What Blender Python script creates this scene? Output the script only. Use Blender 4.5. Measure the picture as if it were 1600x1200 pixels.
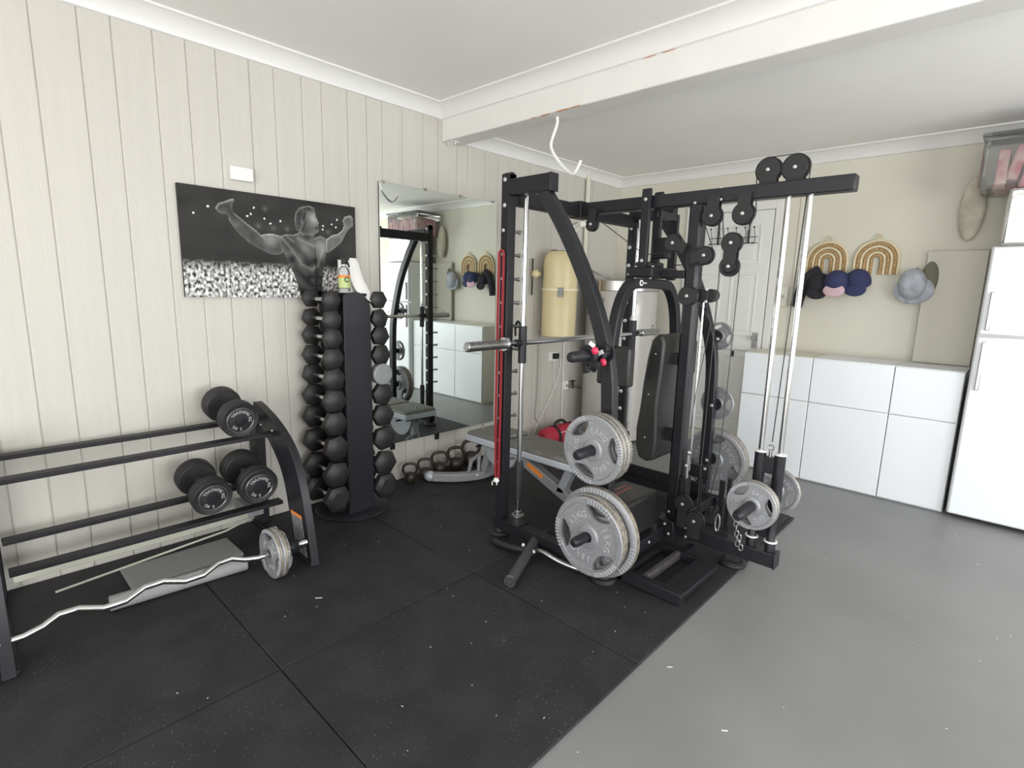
import bpy, bmesh, math, random
from mathutils import Vector, Matrix
random.seed(7)
for o in list(bpy.data.objects): bpy.data.objects.remove(o)
SC = bpy.context.scene
COL = SC.collection
PI = math.pi
# ---------------------------------------------------------------- camera
cam_d = bpy.data.cameras.new('camera'); cam = bpy.data.objects.new('camera', cam_d); COL.objects.link(cam)
cam_d.sensor_width = 36.0; cam_d.lens = 36*835.547/1600; cam_d.clip_start = 0.05
RX = Vector((0.72595414, 0.68731737, 0.02419551)); RY = Vector((-0.13797657, 0.11108664, 0.98418607)); RZ = Vector((0.67376039, -0.71781236, 0.17547750))
M = Matrix((RX, RY, RZ)).transposed().to_4x4(); M.translation = Vector((3.13471, 0, 1.4)); cam.matrix_world = M
SC.camera = cam
# ---------------------------------------------------------------- light
SC.view_settings.view_transform = 'Standard'; SC.view_settings.look = 'None'
SC.view_settings.exposure = -0.10; SC.view_settings.gamma = 1.0; SC.view_settings.use_curve_mapping = False
W = bpy.data.worlds.new('daylight'); SC.world = W; W.use_nodes = True
wn = W.node_tree.nodes['Background']; wn.inputs[0].default_value = (0.93, 0.97, 1.0, 1); wn.inputs[1].default_value = 2.4
def area(name, loc, rot, sx, sy, power, colr):
    l = bpy.data.lights.new(name, 'AREA'); l.shape = 'RECTANGLE'; l.size = sx; l.size_y = sy; l.energy = power; l.color = colr
    o = bpy.data.objects.new(name, l); COL.objects.link(o); o.location = loc; o.rotation_euler = rot; return o
# daylight entering through the open garage door behind the camera
area('garage_door_daylight', (3.2, -2.5, 1.2), (PI/2, 0, 0), 4.9, 2.1, 110, (1.0, 0.985, 0.96))
sun_d = bpy.data.lights.new('sun', 'SUN'); sun_d.energy = 11.0; sun_d.angle = .009; sun_d.color = (1, .96, .9)
sun = bpy.data.objects.new('sun', sun_d); COL.objects.link(sun); sun.rotation_euler = (-.30, .2, 0)
# daylight through the side doorway on the right
area('side_window_daylight', (6.12, 0.95, 1.35), (0, PI/2, 0), 1.5, 2.6, 135, (0.97, 0.985, 1.0))
area('rear_fill_light', (6.12, 3.65, 1.45), (0, PI/2, 0), 1.3, 1.5, 60, (0.97, 0.985, 1.0))  # added fill lamp, source unseen, brightens the rear of the room
# ---------------------------------------------------------------- materials
def mat(name, base, rough=0.5, metal=0.0, noise=0.0, nscale=20.0, bump=0.0, bscale=60.0, stretch=None, base2=None, coat=0.0, spec=0.5):
    m = bpy.data.materials.new(name); m.use_nodes = True; nt = m.node_tree; b = nt.nodes['Principled BSDF']
    b.inputs['Base Color'].default_value = (*base, 1); b.inputs['Roughness'].default_value = rough; b.inputs['Metallic'].default_value = metal
    b.inputs['Coat Weight'].default_value = coat; b.inputs['Specular IOR Level'].default_value = spec
    tc = nt.nodes.new('ShaderNodeTexCoord'); mp = nt.nodes.new('ShaderNodeMapping'); nt.links.new(tc.outputs['Object'], mp.inputs[0])
    if stretch: mp.inputs['Scale'].default_value = stretch
    if noise > 0 or base2:
        n = nt.nodes.new('ShaderNodeTexNoise'); n.inputs['Scale'].default_value = nscale; n.inputs['Detail'].default_value = 5
        nt.links.new(mp.outputs[0], n.inputs[0])
        r = nt.nodes.new('ShaderNodeValToRGB')
        b2 = base2 or tuple(c*(1-noise) for c in base)
        b1 = base if base2 else tuple(min(1, c*(1+noise)) for c in base)
        r.color_ramp.elements[0].position = .35; r.color_ramp.elements[1].position = .65
        r.color_ramp.elements[0].color = (*b2, 1); r.color_ramp.elements[1].color = (*b1, 1)
        nt.links.new(n.outputs['Fac'], r.inputs[0]); nt.links.new(r.outputs[0], b.inputs['Base Color'])
    if bump > 0:
        n2 = nt.nodes.new('ShaderNodeTexNoise'); n2.inputs['Scale'].default_value = bscale; n2.inputs['Detail'].default_value = 4
        nt.links.new(mp.outputs[0], n2.inputs[0])
        bp = nt.nodes.new('ShaderNodeBump'); bp.inputs['Strength'].default_value = bump; bp.inputs['Distance'].default_value = .004
        nt.links.new(n2.outputs['Fac'], bp.inputs['Height']); nt.links.new(bp.outputs[0], b.inputs['Normal'])
    return m
def speckle(m, scale, thr, colr, soft=.01):
    """bright dust flecks over the existing colour"""
    nt = m.node_tree; b = nt.nodes['Principled BSDF']
    tc = nt.nodes.new('ShaderNodeTexCoord'); v = nt.nodes.new('ShaderNodeTexVoronoi'); v.inputs['Scale'].default_value = scale
    nt.links.new(tc.outputs['Object'], v.inputs[0])
    n = nt.nodes.new('ShaderNodeTexNoise'); n.inputs['Scale'].default_value = 2.2; nt.links.new(tc.outputs['Object'], n.inputs[0])
    mul = nt.nodes.new('ShaderNodeMath'); mul.operation = 'MULTIPLY'; nt.links.new(n.outputs['Fac'], mul.inputs[0]); mul.inputs[1].default_value = thr*2
    sub = nt.nodes.new('ShaderNodeMath'); sub.operation = 'LESS_THAN'; nt.links.new(v.outputs['Distance'], sub.inputs[0]); nt.links.new(mul.outputs[0], sub.inputs[1])
    mx = nt.nodes.new('ShaderNodeMix'); mx.data_type = 'RGBA'; nt.links.new(sub.outputs[0], mx.inputs['Factor'])
    old = b.inputs['Base Color'].links
    if old: nt.links.new(old[0].from_socket, mx.inputs[6])
    else: mx.inputs[6].default_value = b.inputs['Base Color'].default_value
    mx.inputs[7].default_value = (*colr, 1); nt.links.new(mx.outputs[2], b.inputs['Base Color'])
def vcol_mat(name, rough=.6):
    m = bpy.data.materials.new(name); m.use_nodes = True; nt = m.node_tree; b = nt.nodes['Principled BSDF']
    a = nt.nodes.new('ShaderNodeVertexColor'); a.layer_name = 'print'; nt.links.new(a.outputs[0], b.inputs['Base Color']); b.inputs['Roughness'].default_value = rough; b.inputs['Specular IOR Level'].default_value = .15
    return m
PANEL = mat('cream_wall_paint', (.53, .51, .465), .55, noise=.02, nscale=3, bump=.35, bscale=30, stretch=(1, 9, .35))
PLAST = mat('plaster_wall_paint', (.64, .62, .53), .6, noise=.02, nscale=2, bump=.05, bscale=40)
CEIL = mat('ceiling_paint', (.86, .845, .825), .75, noise=.015, nscale=2)
CEIL2 = mat('ceiling_paint_rear', (.86, .85, .83), .75, noise=.015, nscale=2)
TRIM = mat('white_gloss_trim', (.74, .735, .72), .35, noise=.01, nscale=4)
BEAMM = mat('painted_beam_rust', (.72, .71, .69), .4, noise=.02, nscale=6)
CONC = mat('painted_concrete', (.195, .195, .195), .45, noise=.07, nscale=1.7, bump=.06, bscale=35)
speckle(CONC, 9, .018, (.75, .75, .74))
RUB = mat('rubber_tile', (.022, .0215, .024), .66, noise=.2, nscale=6, bump=.5, bscale=260, spec=.3)
speckle(RUB, 75, .075, (.34, .34, .34))
BLK = mat('black_powdercoat', (.013, .013, .016), .45, noise=.12, nscale=40, bump=.12, bscale=400, spec=.3)
BLK2 = mat('satin_black_frame', (.015, .0155, .019), .38, noise=.1, nscale=30, spec=.35)
BRUB = mat('black_rubber', (.013, .013, .014), .6, bump=.15, bscale=300)
HEX = mat('hex_head_rubber', (.019, .018, .018), .45, noise=.2, nscale=60, bump=.2, bscale=300, spec=.4)
VINYL = mat('black_vinyl', (.018, .0175, .017), .42, noise=.15, nscale=30, bump=.25, bscale=180)
CHR = mat('chrome', (.62, .63, .64), .17, 1.0)
STEEL = mat('worn_steel', (.38, .38, .38), .35, 1.0, noise=.2, nscale=60)
BOLT = mat('zinc_bolt', (.55, .55, .54), .4, .6)
PLATE = mat('hammertone_grey_iron', (.29, .295, .31), .42, .35, noise=.16, nscale=170, bump=.35, bscale=260)
EDGE = mat('worn_plate_edge', (.30, .26, .20), .45, .35, noise=.3, nscale=50, bump=.3, bscale=150, base2=(.14, .125, .11))
RIDGE = mat('bright_worn_ridge', (.52, .53, .55), .35, .4)
RED = mat('red_rubber_band', (.27, .022, .028), .5)
REDC = mat('red_canvas', (.42, .02, .045), .6, noise=.1, nscale=40, bump=.2, bscale=200)
PINK = mat('red_plastic', (.62, .03, .09), .35)
GREYP = mat('grey_bench_paint', (.235, .24, .25), .4, noise=.06, nscale=30)
SILV = mat('silver_bench_paint', (.40, .42, .45), .35, .2)
PADT = mat('grey_brown_pad_top', (.13, .125, .115), .5, noise=.15, nscale=20, bump=.15, bscale=200)
PADS = mat('light_grey_pad_side', (.40, .42, .46), .45)
CABW = mat('white_laminate', (.80, .83, .86), .3)
CABC = mat('cream_laminate', (.72, .70, .60), .4)
DOORM = mat('white_door_paint', (.76, .76, .74), .4)
WHT = mat('white_plastic', (.80, .80, .78), .35)
CREAM = mat('cream_enamel', (.68, .58, .34), .35, noise=.04, nscale=5)
TANKM = mat('tank_grey_enamel', (.50, .48, .455), .3, .15)
BRUSH = mat('brushed_metal', (.45, .45, .44), .33, .9)
IRON = mat('kettlebell_iron', (.026, .019, .014), .38, noise=.25, nscale=40, bump=.2, bscale=160)
PAPER = mat('paper_towel', (.84, .83, .81), .8, bump=.3, bscale=140)
ORG = mat('orange_sticker', (.75, .24, .04), .5)
GSTK = mat('grey_print_sticker', (.20, .20, .21), .5, noise=.45, nscale=120)
REDTX = mat('dull_red_print', (.30, .07, .06), .6)
WTX = mat('white_print', (.75, .75, .75), .5)
LTX = mat('grey_print', (.42, .42, .43), .5)
ROPE = mat('tan_rope', (.42, .27, .12), .8, noise=.3, nscale=60)
ROPEL = mat('cream_rope', (.70, .60, .40), .8)
CABLE = mat('cable_black', (.03, .03, .03), .4)
CORDW = mat('white_cord', (.78, .77, .73), .5)
RUST = mat('rust_patch', (.42, .20, .08), .8, noise=.3, nscale=60)
NAVY = mat('navy_cloth', (.03, .035, .10), .85); DARK = mat('dark_cloth', (.018, .018, .024), .85)
GCLOTH = mat('grey_cloth', (.36, .38, .42), .85, noise=.2, nscale=20); TANC = mat('tan_cloth', (.56, .53, .43), .85, noise=.15, nscale=10)
PKCL = mat('pale_pink_cloth', (.60, .42, .46), .85); OLIVE = mat('olive_cloth', (.16, .16, .11), .85)
WOODP = mat('pale_board', (.42, .43, .36), .6, noise=.1, nscale=8, stretch=(1, .1, 1))
FOAM = mat('grey_foam', (.26, .26, .26), .8, bump=.2, bscale=100)
MIRR = mat('mirror_glass', (.80, .85, .815), .01, 1.0)
FOIL = mat('silver_foil', (.75, .75, .74), .25, 1.0, bump=.9, bscale=25)
PINKS = mat('pink_stuff', (.72, .20, .28), .5, noise=.3, nscale=14, base2=(.80, .55, .50))
SOIL = mat('driveway', (.55, .53, .50), .9, noise=.1, nscale=3)
CLEARP = mat('clear_plastic', (.8, .82, .82), .15); CLEARP.node_tree.nodes['Principled BSDF'].inputs['Transmission Weight'].default_value = .9
LIQ = mat('green_label', (.42, .50, .20), .4)
# ---------------------------------------------------------------- mesh helpers
class MB:
    def __init__(s): s.bm = bmesh.new()
    def box(s, c, d, rot=None):
        ms = bmesh.ops.create_cube(s.bm, size=1)['verts']
        T = Matrix.Translation(c) @ ((rot.to_4x4() if rot else Matrix.Identity(4))) @ Matrix.Diagonal((*d, 1))
        bmesh.ops.transform(s.bm, matrix=T, verts=ms); return s
    def span(s, a, b):
        a = Vector(a); b = Vector(b); return s.box((a+b)/2, [abs(v) for v in (b-a)])
    def cyl(s, p0, p1, r0, r1=None, n=20, caps=True):
        p0 = Vector(p0); p1 = Vector(p1); d = p1-p0; r1 = r0 if r1 is None else r1
        ms = bmesh.ops.create_cone(s.bm, cap_ends=caps, cap_tris=False, segments=n, radius1=r0, radius2=r1, depth=d.length)['verts']
        T = Matrix.Translation((p0+p1)/2) @ d.to_track_quat('Z', 'Y').to_matrix().to_4x4()
        bmesh.ops.transform(s.bm, matrix=T, verts=ms)
        return s
    def lathe(s, prof, p0, axis=(0, 0, 1), n=28):
        """prof: [(r, h)] along axis from p0"""
        q = Vector(axis).normalized().to_track_quat('Z', 'Y').to_matrix(); p0 = Vector(p0); rings = []
        for r, h in prof:
            if r < 1e-6: rings.append([s.bm.verts.new(p0+q@Vector((0, 0, h)))])
            else: rings.append([s.bm.verts.new(p0+q@Vector((r*math.cos(2*PI*k/n), r*math.sin(2*PI*k/n), h))) for k in range(n)])
        for a, b in zip(rings, rings[1:]):
            for k in range(n):
                k2 = (k+1) % n
                if len(a) == 1 and len(b) == 1: continue
                if len(a) == 1: f = (a[0], b[k], b[k2])
                elif len(b) == 1: f = (a[k], a[k2], b[0])
                else: f = (a[k], a[k2], b[k2], b[k])
                s.bm.faces.new(f)
        return s
    def sweep(s, pts, sec, up=(0, 0, 1), closed=False, caps=True):
        """sweep a closed 2D section [(u,v)] along pts; u along side, v along up"""
        pts = [Vector(p) for p in pts]; n = len(pts); rings = []; up = Vector(up)
        for i, p in enumerate(pts):
            if closed: t = (pts[(i+1) % n]-pts[i-1])
            else: t = pts[min(i+1, n-1)]-pts[max(i-1, 0)]
            t.normalize(); side = t.cross(up)
            if side.length < 1e-4: side = t.cross(Vector((1, 0, 0)))
            side.normalize(); v = side.cross(t).normalized()
            k = 1.0
            if 0 < i < n-1 or closed:
                a = (pts[i]-pts[i-1]).normalized(); b = (pts[(i+1) % n]-pts[i]).normalized(); ca = max(.5, math.cos(a.angle(b, 0)/2)); k = 1/ca
            rings.append([s.bm.verts.new(p+side*u+v*w*k) for u, w in sec])
        m = len(sec)
        rr = list(zip(rings, rings[1:]+([rings[0]] if closed else [])))
        if not closed: rr = rr[:n-1]
        for a, b in rr:
            for k in range(m): s.bm.faces.new((a[k], a[(k+1) % m], b[(k+1) % m], b[k]))
        if caps and not closed:
            s.bm.faces.new(rings[0][::-1]); s.bm.faces.new(rings[-1])
        return s
    def tube(s, pts, r, n=10, closed=False):
        return s.sweep(pts, [(r*math.cos(2*PI*k/n), r*math.sin(2*PI*k/n)) for k in range(n)], up=(.13, .29, .95), closed=closed)
    def prism(s, poly, axis, a, b):
        """polygon in the plane normal to axis index, extruded a..b"""
        o = [i for i in range(3) if i != axis]
        def P(p, h):
            v = [0, 0, 0]; v[axis] = h; v[o[0]] = p[0]; v[o[1]] = p[1]; return s.bm.verts.new(v)
        A = [P(p, a) for p in poly]; B = [P(p, b) for p in poly]; n = len(poly)
        s.bm.faces.new(A); s.bm.faces.new(B[::-1])
        for k in range(n): s.bm.faces.new((A[k], B[k], B[(k+1) % n], A[(k+1) % n]))
        return s
    def ball(s, c, r, sc=(1, 1, 1), n=16):
        ms = bmesh.ops.create_uvsphere(s.bm, u_segments=n, v_segments=n//2+2, radius=r)['verts']
        bmesh.ops.transform(s.bm, matrix=Matrix.Translation(c) @ Matrix.Diagonal((*sc, 1)), verts=ms); return s
    def add(s, me, T):
        n0 = len(s.bm.verts); s.bm.from_mesh(me); s.bm.verts.ensure_lookup_table()
        bmesh.ops.transform(s.bm, matrix=T, verts=s.bm.verts[n0:]); return s
    def build(s, name, m, parent=None, bevel=0, smooth=True, seg=2):
        bmesh.ops.recalc_face_normals(s.bm, faces=s.bm.faces)
        me = bpy.data.meshes.new(name); off = Vector((0, 0, 0)); p = parent
        while p: off += p.location; p = p.parent
        bmesh.ops.translate(s.bm, vec=-off, verts=s.bm.verts)
        s.bm.to_mesh(me); s.bm.free(); me.materials.append(m)
        o = bpy.data.objects.new(name, me); COL.objects.link(o); o.parent = parent
        if smooth:
            me.shade_smooth()
            me.set_sharp_from_angle(angle=math.radians(35))
        if bevel:
            b = o.modifiers.new('bevel', 'BEVEL'); b.width = bevel; b.segments = seg; b.limit_method = 'ANGLE'; b.angle_limit = math.radians(40)
        return o
def tag(o, label, cat=None, group=None, kind=None):
    if label: o['label'] = label
    if cat: o['category'] = cat
    if group: o['group'] = group
    if kind: o['kind'] = kind
    return o
def thing(name, loc, label, cat, group=None):
    o = bpy.data.objects.new(name, None); COL.objects.link(o); o.location = loc; o.empty_display_size = .05
    return tag(o, label, cat, group)
def struct(o): o['kind'] = 'structure'; return o
def copy_tree(o, parent=None):
    c = o.copy(); COL.objects.link(c); c.parent = parent
    for ch in list(o.children): copy_tree(ch, c)
    return c
def arc(c, r, a0, a1, n, plane='yz', h=0, ry=None):
    out = []; ry = ry or r
    for k in range(n+1):
        a = a0+(a1-a0)*k/n; u = r*math.cos(a); v = ry*math.sin(a)
        out.append({'yz': (c[0], c[1]+u, c[2]+v), 'xy': (c[0]+u, c[1]+v, c[2]), 'xz': (c[0]+u, c[1], c[2]+v)}[plane])
    return out
def rnd(pts, it=2):
    """Chaikin-smoothed open polyline keeping the ends"""
    pts = [Vector(p) for p in pts]
    for _ in range(it):
        q = [pts[0]]
        for a, b in zip(pts, pts[1:]): q += [a*.75+b*.25, a*.25+b*.75]
        pts = q+[pts[-1]]
    return pts
def text_mesh(body, size, depth=.001, spacing=1.0):
    cu = bpy.data.curves.new('lettering', 'FONT'); cu.body = body; cu.size = size; cu.extrude = depth; cu.align_x = 'CENTER'; cu.align_y = 'CENTER'
    cu.space_character = spacing; cu.resolution_u = 2
    o = bpy.data.objects.new('t', cu); COL.objects.link(o); dg = bpy.context.evaluated_depsgraph_get(); dg.update()
    me = bpy.data.meshes.new_from_object(o.evaluated_get(dg)); bpy.data.objects.remove(o); bpy.data.curves.remove(cu); return me
def basis(ex, ez, loc):
    ex = Vector(ex).normalized(); ez = Vector(ez).normalized(); ey = ez.cross(ex)
    m = Matrix((ex, ey, ez)).transposed().to_4x4(); m.translation = Vector(loc); return m
# ================================================================ ROOM
YB = 4.87; ZC = 2.64; ZR = 2.515; YF = -2.4; XR = 6.2
b = MB().span((-.15, YF-.1, -.1), (XR+.1, YB+.1, 0)); struct(b.build('floor', CONC))
b = MB().span((-12, -16, -.16), (18, YF-.1, -.02)); tag(b.build('driveway', SOIL), None, kind='structure')
wl = struct(MB().span((-.13, YF, 0), (-.005, YB+.1, ZC+.1)).build('wall_left', PANEL))
gro = [-2.4, -2.26, -2.13, -1.98, -1.87, -1.71, -1.57, -1.44, -1.29, -1.15, -1.03, -.87, -.74, -.6, -.45, -.31, -.19, -.03, .11, .25, .38, .54, .66, .82, .957, 1.092, 1.253, 1.383, 1.539, 1.658, 1.824, 1.954, 2.068, 2.222, 2.391, 2.525, 2.695, 2.802, 2.982, 3.12, 3.25, 3.37, 3.5, 3.614, 3.717, 3.811, 3.941, 4.013, 4.119, 4.243, 4.4, 4.56, 4.72, YB]
for i, (a, c) in enumerate(zip(gro, gro[1:])):
    MB().span((-.013, a+.0010, 0), (0 if i % 5 else .0008, c-.0010, ZC)).build('board', PANEL, wl, bevel=.0045, seg=2)
    if i % 3 == 1:
        pass
wb = struct(MB().span((-.1, YB, 0), (XR+.1, YB+.12, ZC+.1)).build('wall_back', PLAST))
MB().span((1.72, YB-.008, 0), (1.735, YB, ZR)).build('cover_strip', PLAST, wb)
wr = MB(); wr.span((XR, YF, 0), (XR+.12, -.45, ZC+.1)); wr.span((XR, 2.3, 0), (XR+.12, 2.9, ZC+.1)); wr.span((XR, 4.4, 0), (XR+.12, YB, ZC+.1)); wr.span((XR, 2.9, 2.1), (XR+.12, 4.4, ZC+.1)); wr.span((XR, 2.9, 0), (XR+.12, 4.4, .8)); wr.span((XR, -.45, 2.15), (XR+.12, 2.3, ZC+.1)); wr.span((XR, -.45, 0), (XR+.12, 2.3, .55))
struct(wr.build('wall_right', PLAST))
wf = MB(); wf.span((-.1, YF-.12, 0), (.7, YF, ZC+.1)); wf.span((5.7, YF-.12, 0), (XR+.1, YF, ZC+.1)); wf.span((.7, YF-.12, 2.3), (5.7, YF, ZC+.1))
struct(wf.build('wall_front', PLAST))
struct(MB().span((-.1, YF-.1, ZC), (XR+.1, 2.6, ZC+.12)).build('ceiling', CEIL))
struct(MB().span((-.1, 2.6, ZR), (XR+.1, YB+.1, ZR+.2)).build('ceiling', CEIL2))
# beam
beam = struct(MB().span((0, 2.555, 2.405), (XR, 2.71, ZC+.05)).build('trim_1', BEAMM, bevel=.006))
MB().span((0, 2.552, 2.548), (XR, 2.556, 2.557)).build('paint_edge', BEAMM, beam)
b = MB()
for x, z, w, h in ((.95, 2.406, .08, .004), (1.08, 2.406, .12, .005), (1.17, 2.407, .08, .004), (.86, 2.405, .05, .003), (1.62, 2.549, .08, .003), (1.72, 2.55, .10, .004)):
    b.ball((x, 2.553, z), .5, (w, .006, h*1.6), 10)
b.build('rust_patch', RUST, beam)
b = MB()
for k in range(3): b.ball((.02+.022*k, 2.60+.012*k, 2.398), .008, (1, 1, .8), 8)
b.box((.04, 2.61, 2.403), (.12, .05, .004)); b.build('conduit_clip', TRIM, beam)
# cornices: cove section
def cornice(name, pts, d, parent=None):
    """pts endpoints at wall/ceiling corner; d inward horizontal direction"""
    a, c = Vector(pts[0]), Vector(pts[1]); d = Vector(d); sec = [(0, 0), (.085, 0), (.085, -.010), (.075, -.013), (.058, -.022), (.040, -.038), (.026, -.058), (.017, -.078), (.014, -.088), (0, -.092)]
    bm = MB(); A = [bm.bm.verts.new(a+d*u+Vector((0, 0, v))) for u, v in sec]; B = [bm.bm.verts.new(c+d*u+Vector((0, 0, v))) for u, v in sec]; n = len(sec)
    for k in range(n): bm.bm.faces.new((A[k], A[(k+1) % n], B[(k+1) % n], B[k]))
    bm.bm.faces.new(A); bm.bm.faces.new(B[::-1])
    return struct(bm.build(name, TRIM))
cornice('trim_2', [(0, YF, ZC), (0, 2.555, ZC)], (1, 0, 0))
cornice('trim_3', [(0, 2.556, ZC), (XR, 2.556, ZC)], (0, -1, 0))
cornice('trim_4', [(0, 2.71, ZR), (0, YB, ZR)], (1, 0, 0))
cornice('trim_5', [(0, YB, ZR), (XR, YB, ZR)], (0, -1, 0))
cornice('trim_6', [(XR, YF, ZC), (XR, 2.555, ZC)], (-1, 0, 0))
cornice('trim_7', [(XR, 2.71, ZR), (XR, YB, ZR)], (-1, 0, 0))
# door in the back wall
DX0, DX1, DZ0, DZ1 = .83, 1.53, .13, 2.10
d = struct(MB().span((DX0, YB-.03, DZ0), (DX1, YB-.004, DZ1)).build('door_1', DOORM, bevel=.003))
def door_panel(x0, x1, z0, z1):
    bm = MB(); t = .016; y0 = YB-.036
    for a, c in (((x0, z0), (x1, z0+t)), ((x0, z1-t), (x1, z1)), ((x0, z0+t), (x0+t, z1-t)), ((x1-t, z0+t), (x1, z1-t))):
        bm.span((a[0], y0, a[1]), (c[0], YB-.029, c[1]))
    bm.span((x0+.045, y0+.001, z0+.045), (x1-.045, YB-.029, z1-.045)); bm.build('panel', DOORM, d, bevel=.004)
for x0, x1 in ((.91, 1.14), (1.22, 1.45)):
    door_panel(x0, x1, 1.66, 1.99); door_panel(x0, x1, 1.04, 1.58); door_panel(x0, x1, .24, .86)
MB().span((DX0+.005, YB-.033, .905), (DX1-.005, YB-.029, .913)).build('door_seam', LTX, d)
b = MB().span((1.455, YB-.037, .94), (1.505, YB-.03, 1.075)); lk = b.build('lock_plate', BRUSH, d, bevel=.002)
b = MB(); b.lathe([(0, .05), (.02, .05), (.024, .04), (.02, .025), (.01, .015), (.01, 0)], (1.48, YB-.037, 1.03), (0, -1, 0), 14); b.build('door_knob', BRUSH, d)
b = MB(); b.lathe([(0, .01), (.012, .01), (.012, 0)], (1.48, YB-.037, .965), (0, -1, 0), 12); b.build('keyhole', STEEL, d)
b = MB().span((1.29, YB-.045, .85), (1.31, YB-.03, .90)); b.build('latch', BLK, d)
fr = MB(); fr.span((DX0-.07, YB-.022, 0), (DX0-.008, YB, DZ1+.07)); fr.span((DX1+.008, YB-.022, 0), (DX1+.06, YB, DZ1+.07)); fr.span((DX0-.07, YB-.0225, DZ1+.0701), (DX1+.06, YB, DZ1+.075)); fr.span((DX0-.0079, YB-.022, DZ1+.008), (DX1+.0079, YB, DZ1+.07))
struct(fr.build('trim_8', TRIM, bevel=.004))
struct(MB().span((DX0-.1, YB-.06, 0), (DX1+.02, YB, DZ0-.005)).build('trim_9', PLAST, bevel=.004))
# garage ground edge / reveal
struct(MB().span((.7, YF-.12, .0), (.76, YF-.02, 2.3)).build('trim_10', TRIM)); struct(MB().span((5.64, YF-.12, 0), (5.7, YF-.02, 2.3)).build('trim_11', TRIM))
wn_ = MB(); wn_.span((XR+.03, -.45, .55), (XR+.08, -.39, 2.15)); wn_.span((XR+.03, 2.24, .55), (XR+.08, 2.3, 2.15)); wn_.span((XR+.03, .9, .55), (XR+.08, .96, 2.15)); wn_.span((XR+.03, -.39, .55), (XR+.08, 2.24, .61)); wn_.span((XR+.03, -.39, 2.09), (XR+.08, 2.24, 2.15))
struct(wn_.build('window_1', TRIM))
wn2 = MB(); wn2.span((XR+.03, 2.9, .8), (XR+.08, 2.96, 2.1)); wn2.span((XR+.03, 4.34, .8), (XR+.08, 4.4, 2.1)); wn2.span((XR+.03, 2.96, .8), (XR+.08, 4.34, .86)); wn2.span((XR+.03, 2.96, 2.04), (XR+.08, 4.34, 2.1))
struct(wn2.build('added_window_2', TRIM))  # unseen window frame, added to go with the rear fill lamp
# ================================================================ FLOOR TILES
xs = [.001, .43, 1.35, 2.266]; ys = [-1.21, -.25, .706, 1.665, 2.62, 3.58]
TL = 'black speckled rubber floor tile butted against its neighbours'
tl = {(0, 0): 'narrow rubber tile strip by the panelled wall, outermost row', }
rows = ['row nearest the garage door', 'second row in from the garage door', 'row in front of the black dumbbell shelf', 'row under the hex dumbbell tower', 'farthest row toward the back wall']
cols = ['narrow cut black rubber tile against the panelled wall', 'full black rubber floor tile in the middle column', 'full black rubber floor tile along the bare concrete']
for i in range(3):
    for j in range(5):
        if j == 0 and i == 2: pass
        o = MB().span((xs[i]+.002, ys[j]+.002, 0), (xs[i+1]-.002, ys[j+1]-.002, .012)).build('rubber_floor_tile', RUB, bevel=.002, seg=1)
        tag(o, cols[i]+', '+rows[j], 'floor tile', 'black rubber floor tiles')
b = MB(); rr_ = random.Random(3)
for k in range(150):
    if k % 3: x, y, z = rr_.uniform(2.32, 5.6), rr_.uniform(.4, 4.2), .0008
    else: x, y, z = rr_.uniform(.4, 2.2), rr_.uniform(.3, 3.2), .0128
    l = rr_.choice((.003, .004, .005, .008)); b.box((x, y, z), (l, .002, .001), Matrix.Rotation(rr_.uniform(0, 3), 3, 'Z'))
for x, y, z, l, a in ((1.02, 1.02, .0128, .03, .9), (2.95, 1.05, .0008, .03, .1), (2.6, 1.05, .0008, .02, 1), (2.62, 1.6, .0008, .02, .7), (2.35, 1.75, .0008, .02, .7)): b.box((x, y, z), (l, .004, .001), Matrix.Rotation(a, 3, 'Z'))
tag(b.build('paint_flakes', WHT), 'tiny white flakes scattered over rubber tiles and concrete floor', 'debris', kind='stuff')
# ================================================================ CEILING HOOK, SWITCH, PIPES
o = MB().tube(rnd([(.98, 2.63, 2.405), (.985, 2.63, 2.37), (.955, 2.61, 2.27), (.965, 2.6, 2.22), (1.04, 2.6, 2.13), (1.12, 2.6, 2.065), (1.145, 2.6, 2.06), (1.165, 2.6, 2.085), (1.19, 2.6, 2.13)], 2), .009).build('hanging_conduit', WHT)
tag(o, 'bent white conduit hook hanging from underside of the beam', 'hook')
o = thing('wall_switch_plate', (0, 1.175, 1.965), 'blank cream rectangular junction cover on wall above the poster', 'wall plate')
MB().span((0, 1.12, 1.93), (.03, 1.235, 2.0)).build('cover', TRIM, o, bevel=.004)
o = MB().tube([(.03, 4.28, 2.52), (.03, 4.28, 1.52)], .02, 12).build('wall_pipe', PLAST); tag(o, 'cream painted vertical pipe running up wall above water heater', 'pipe')
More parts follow.
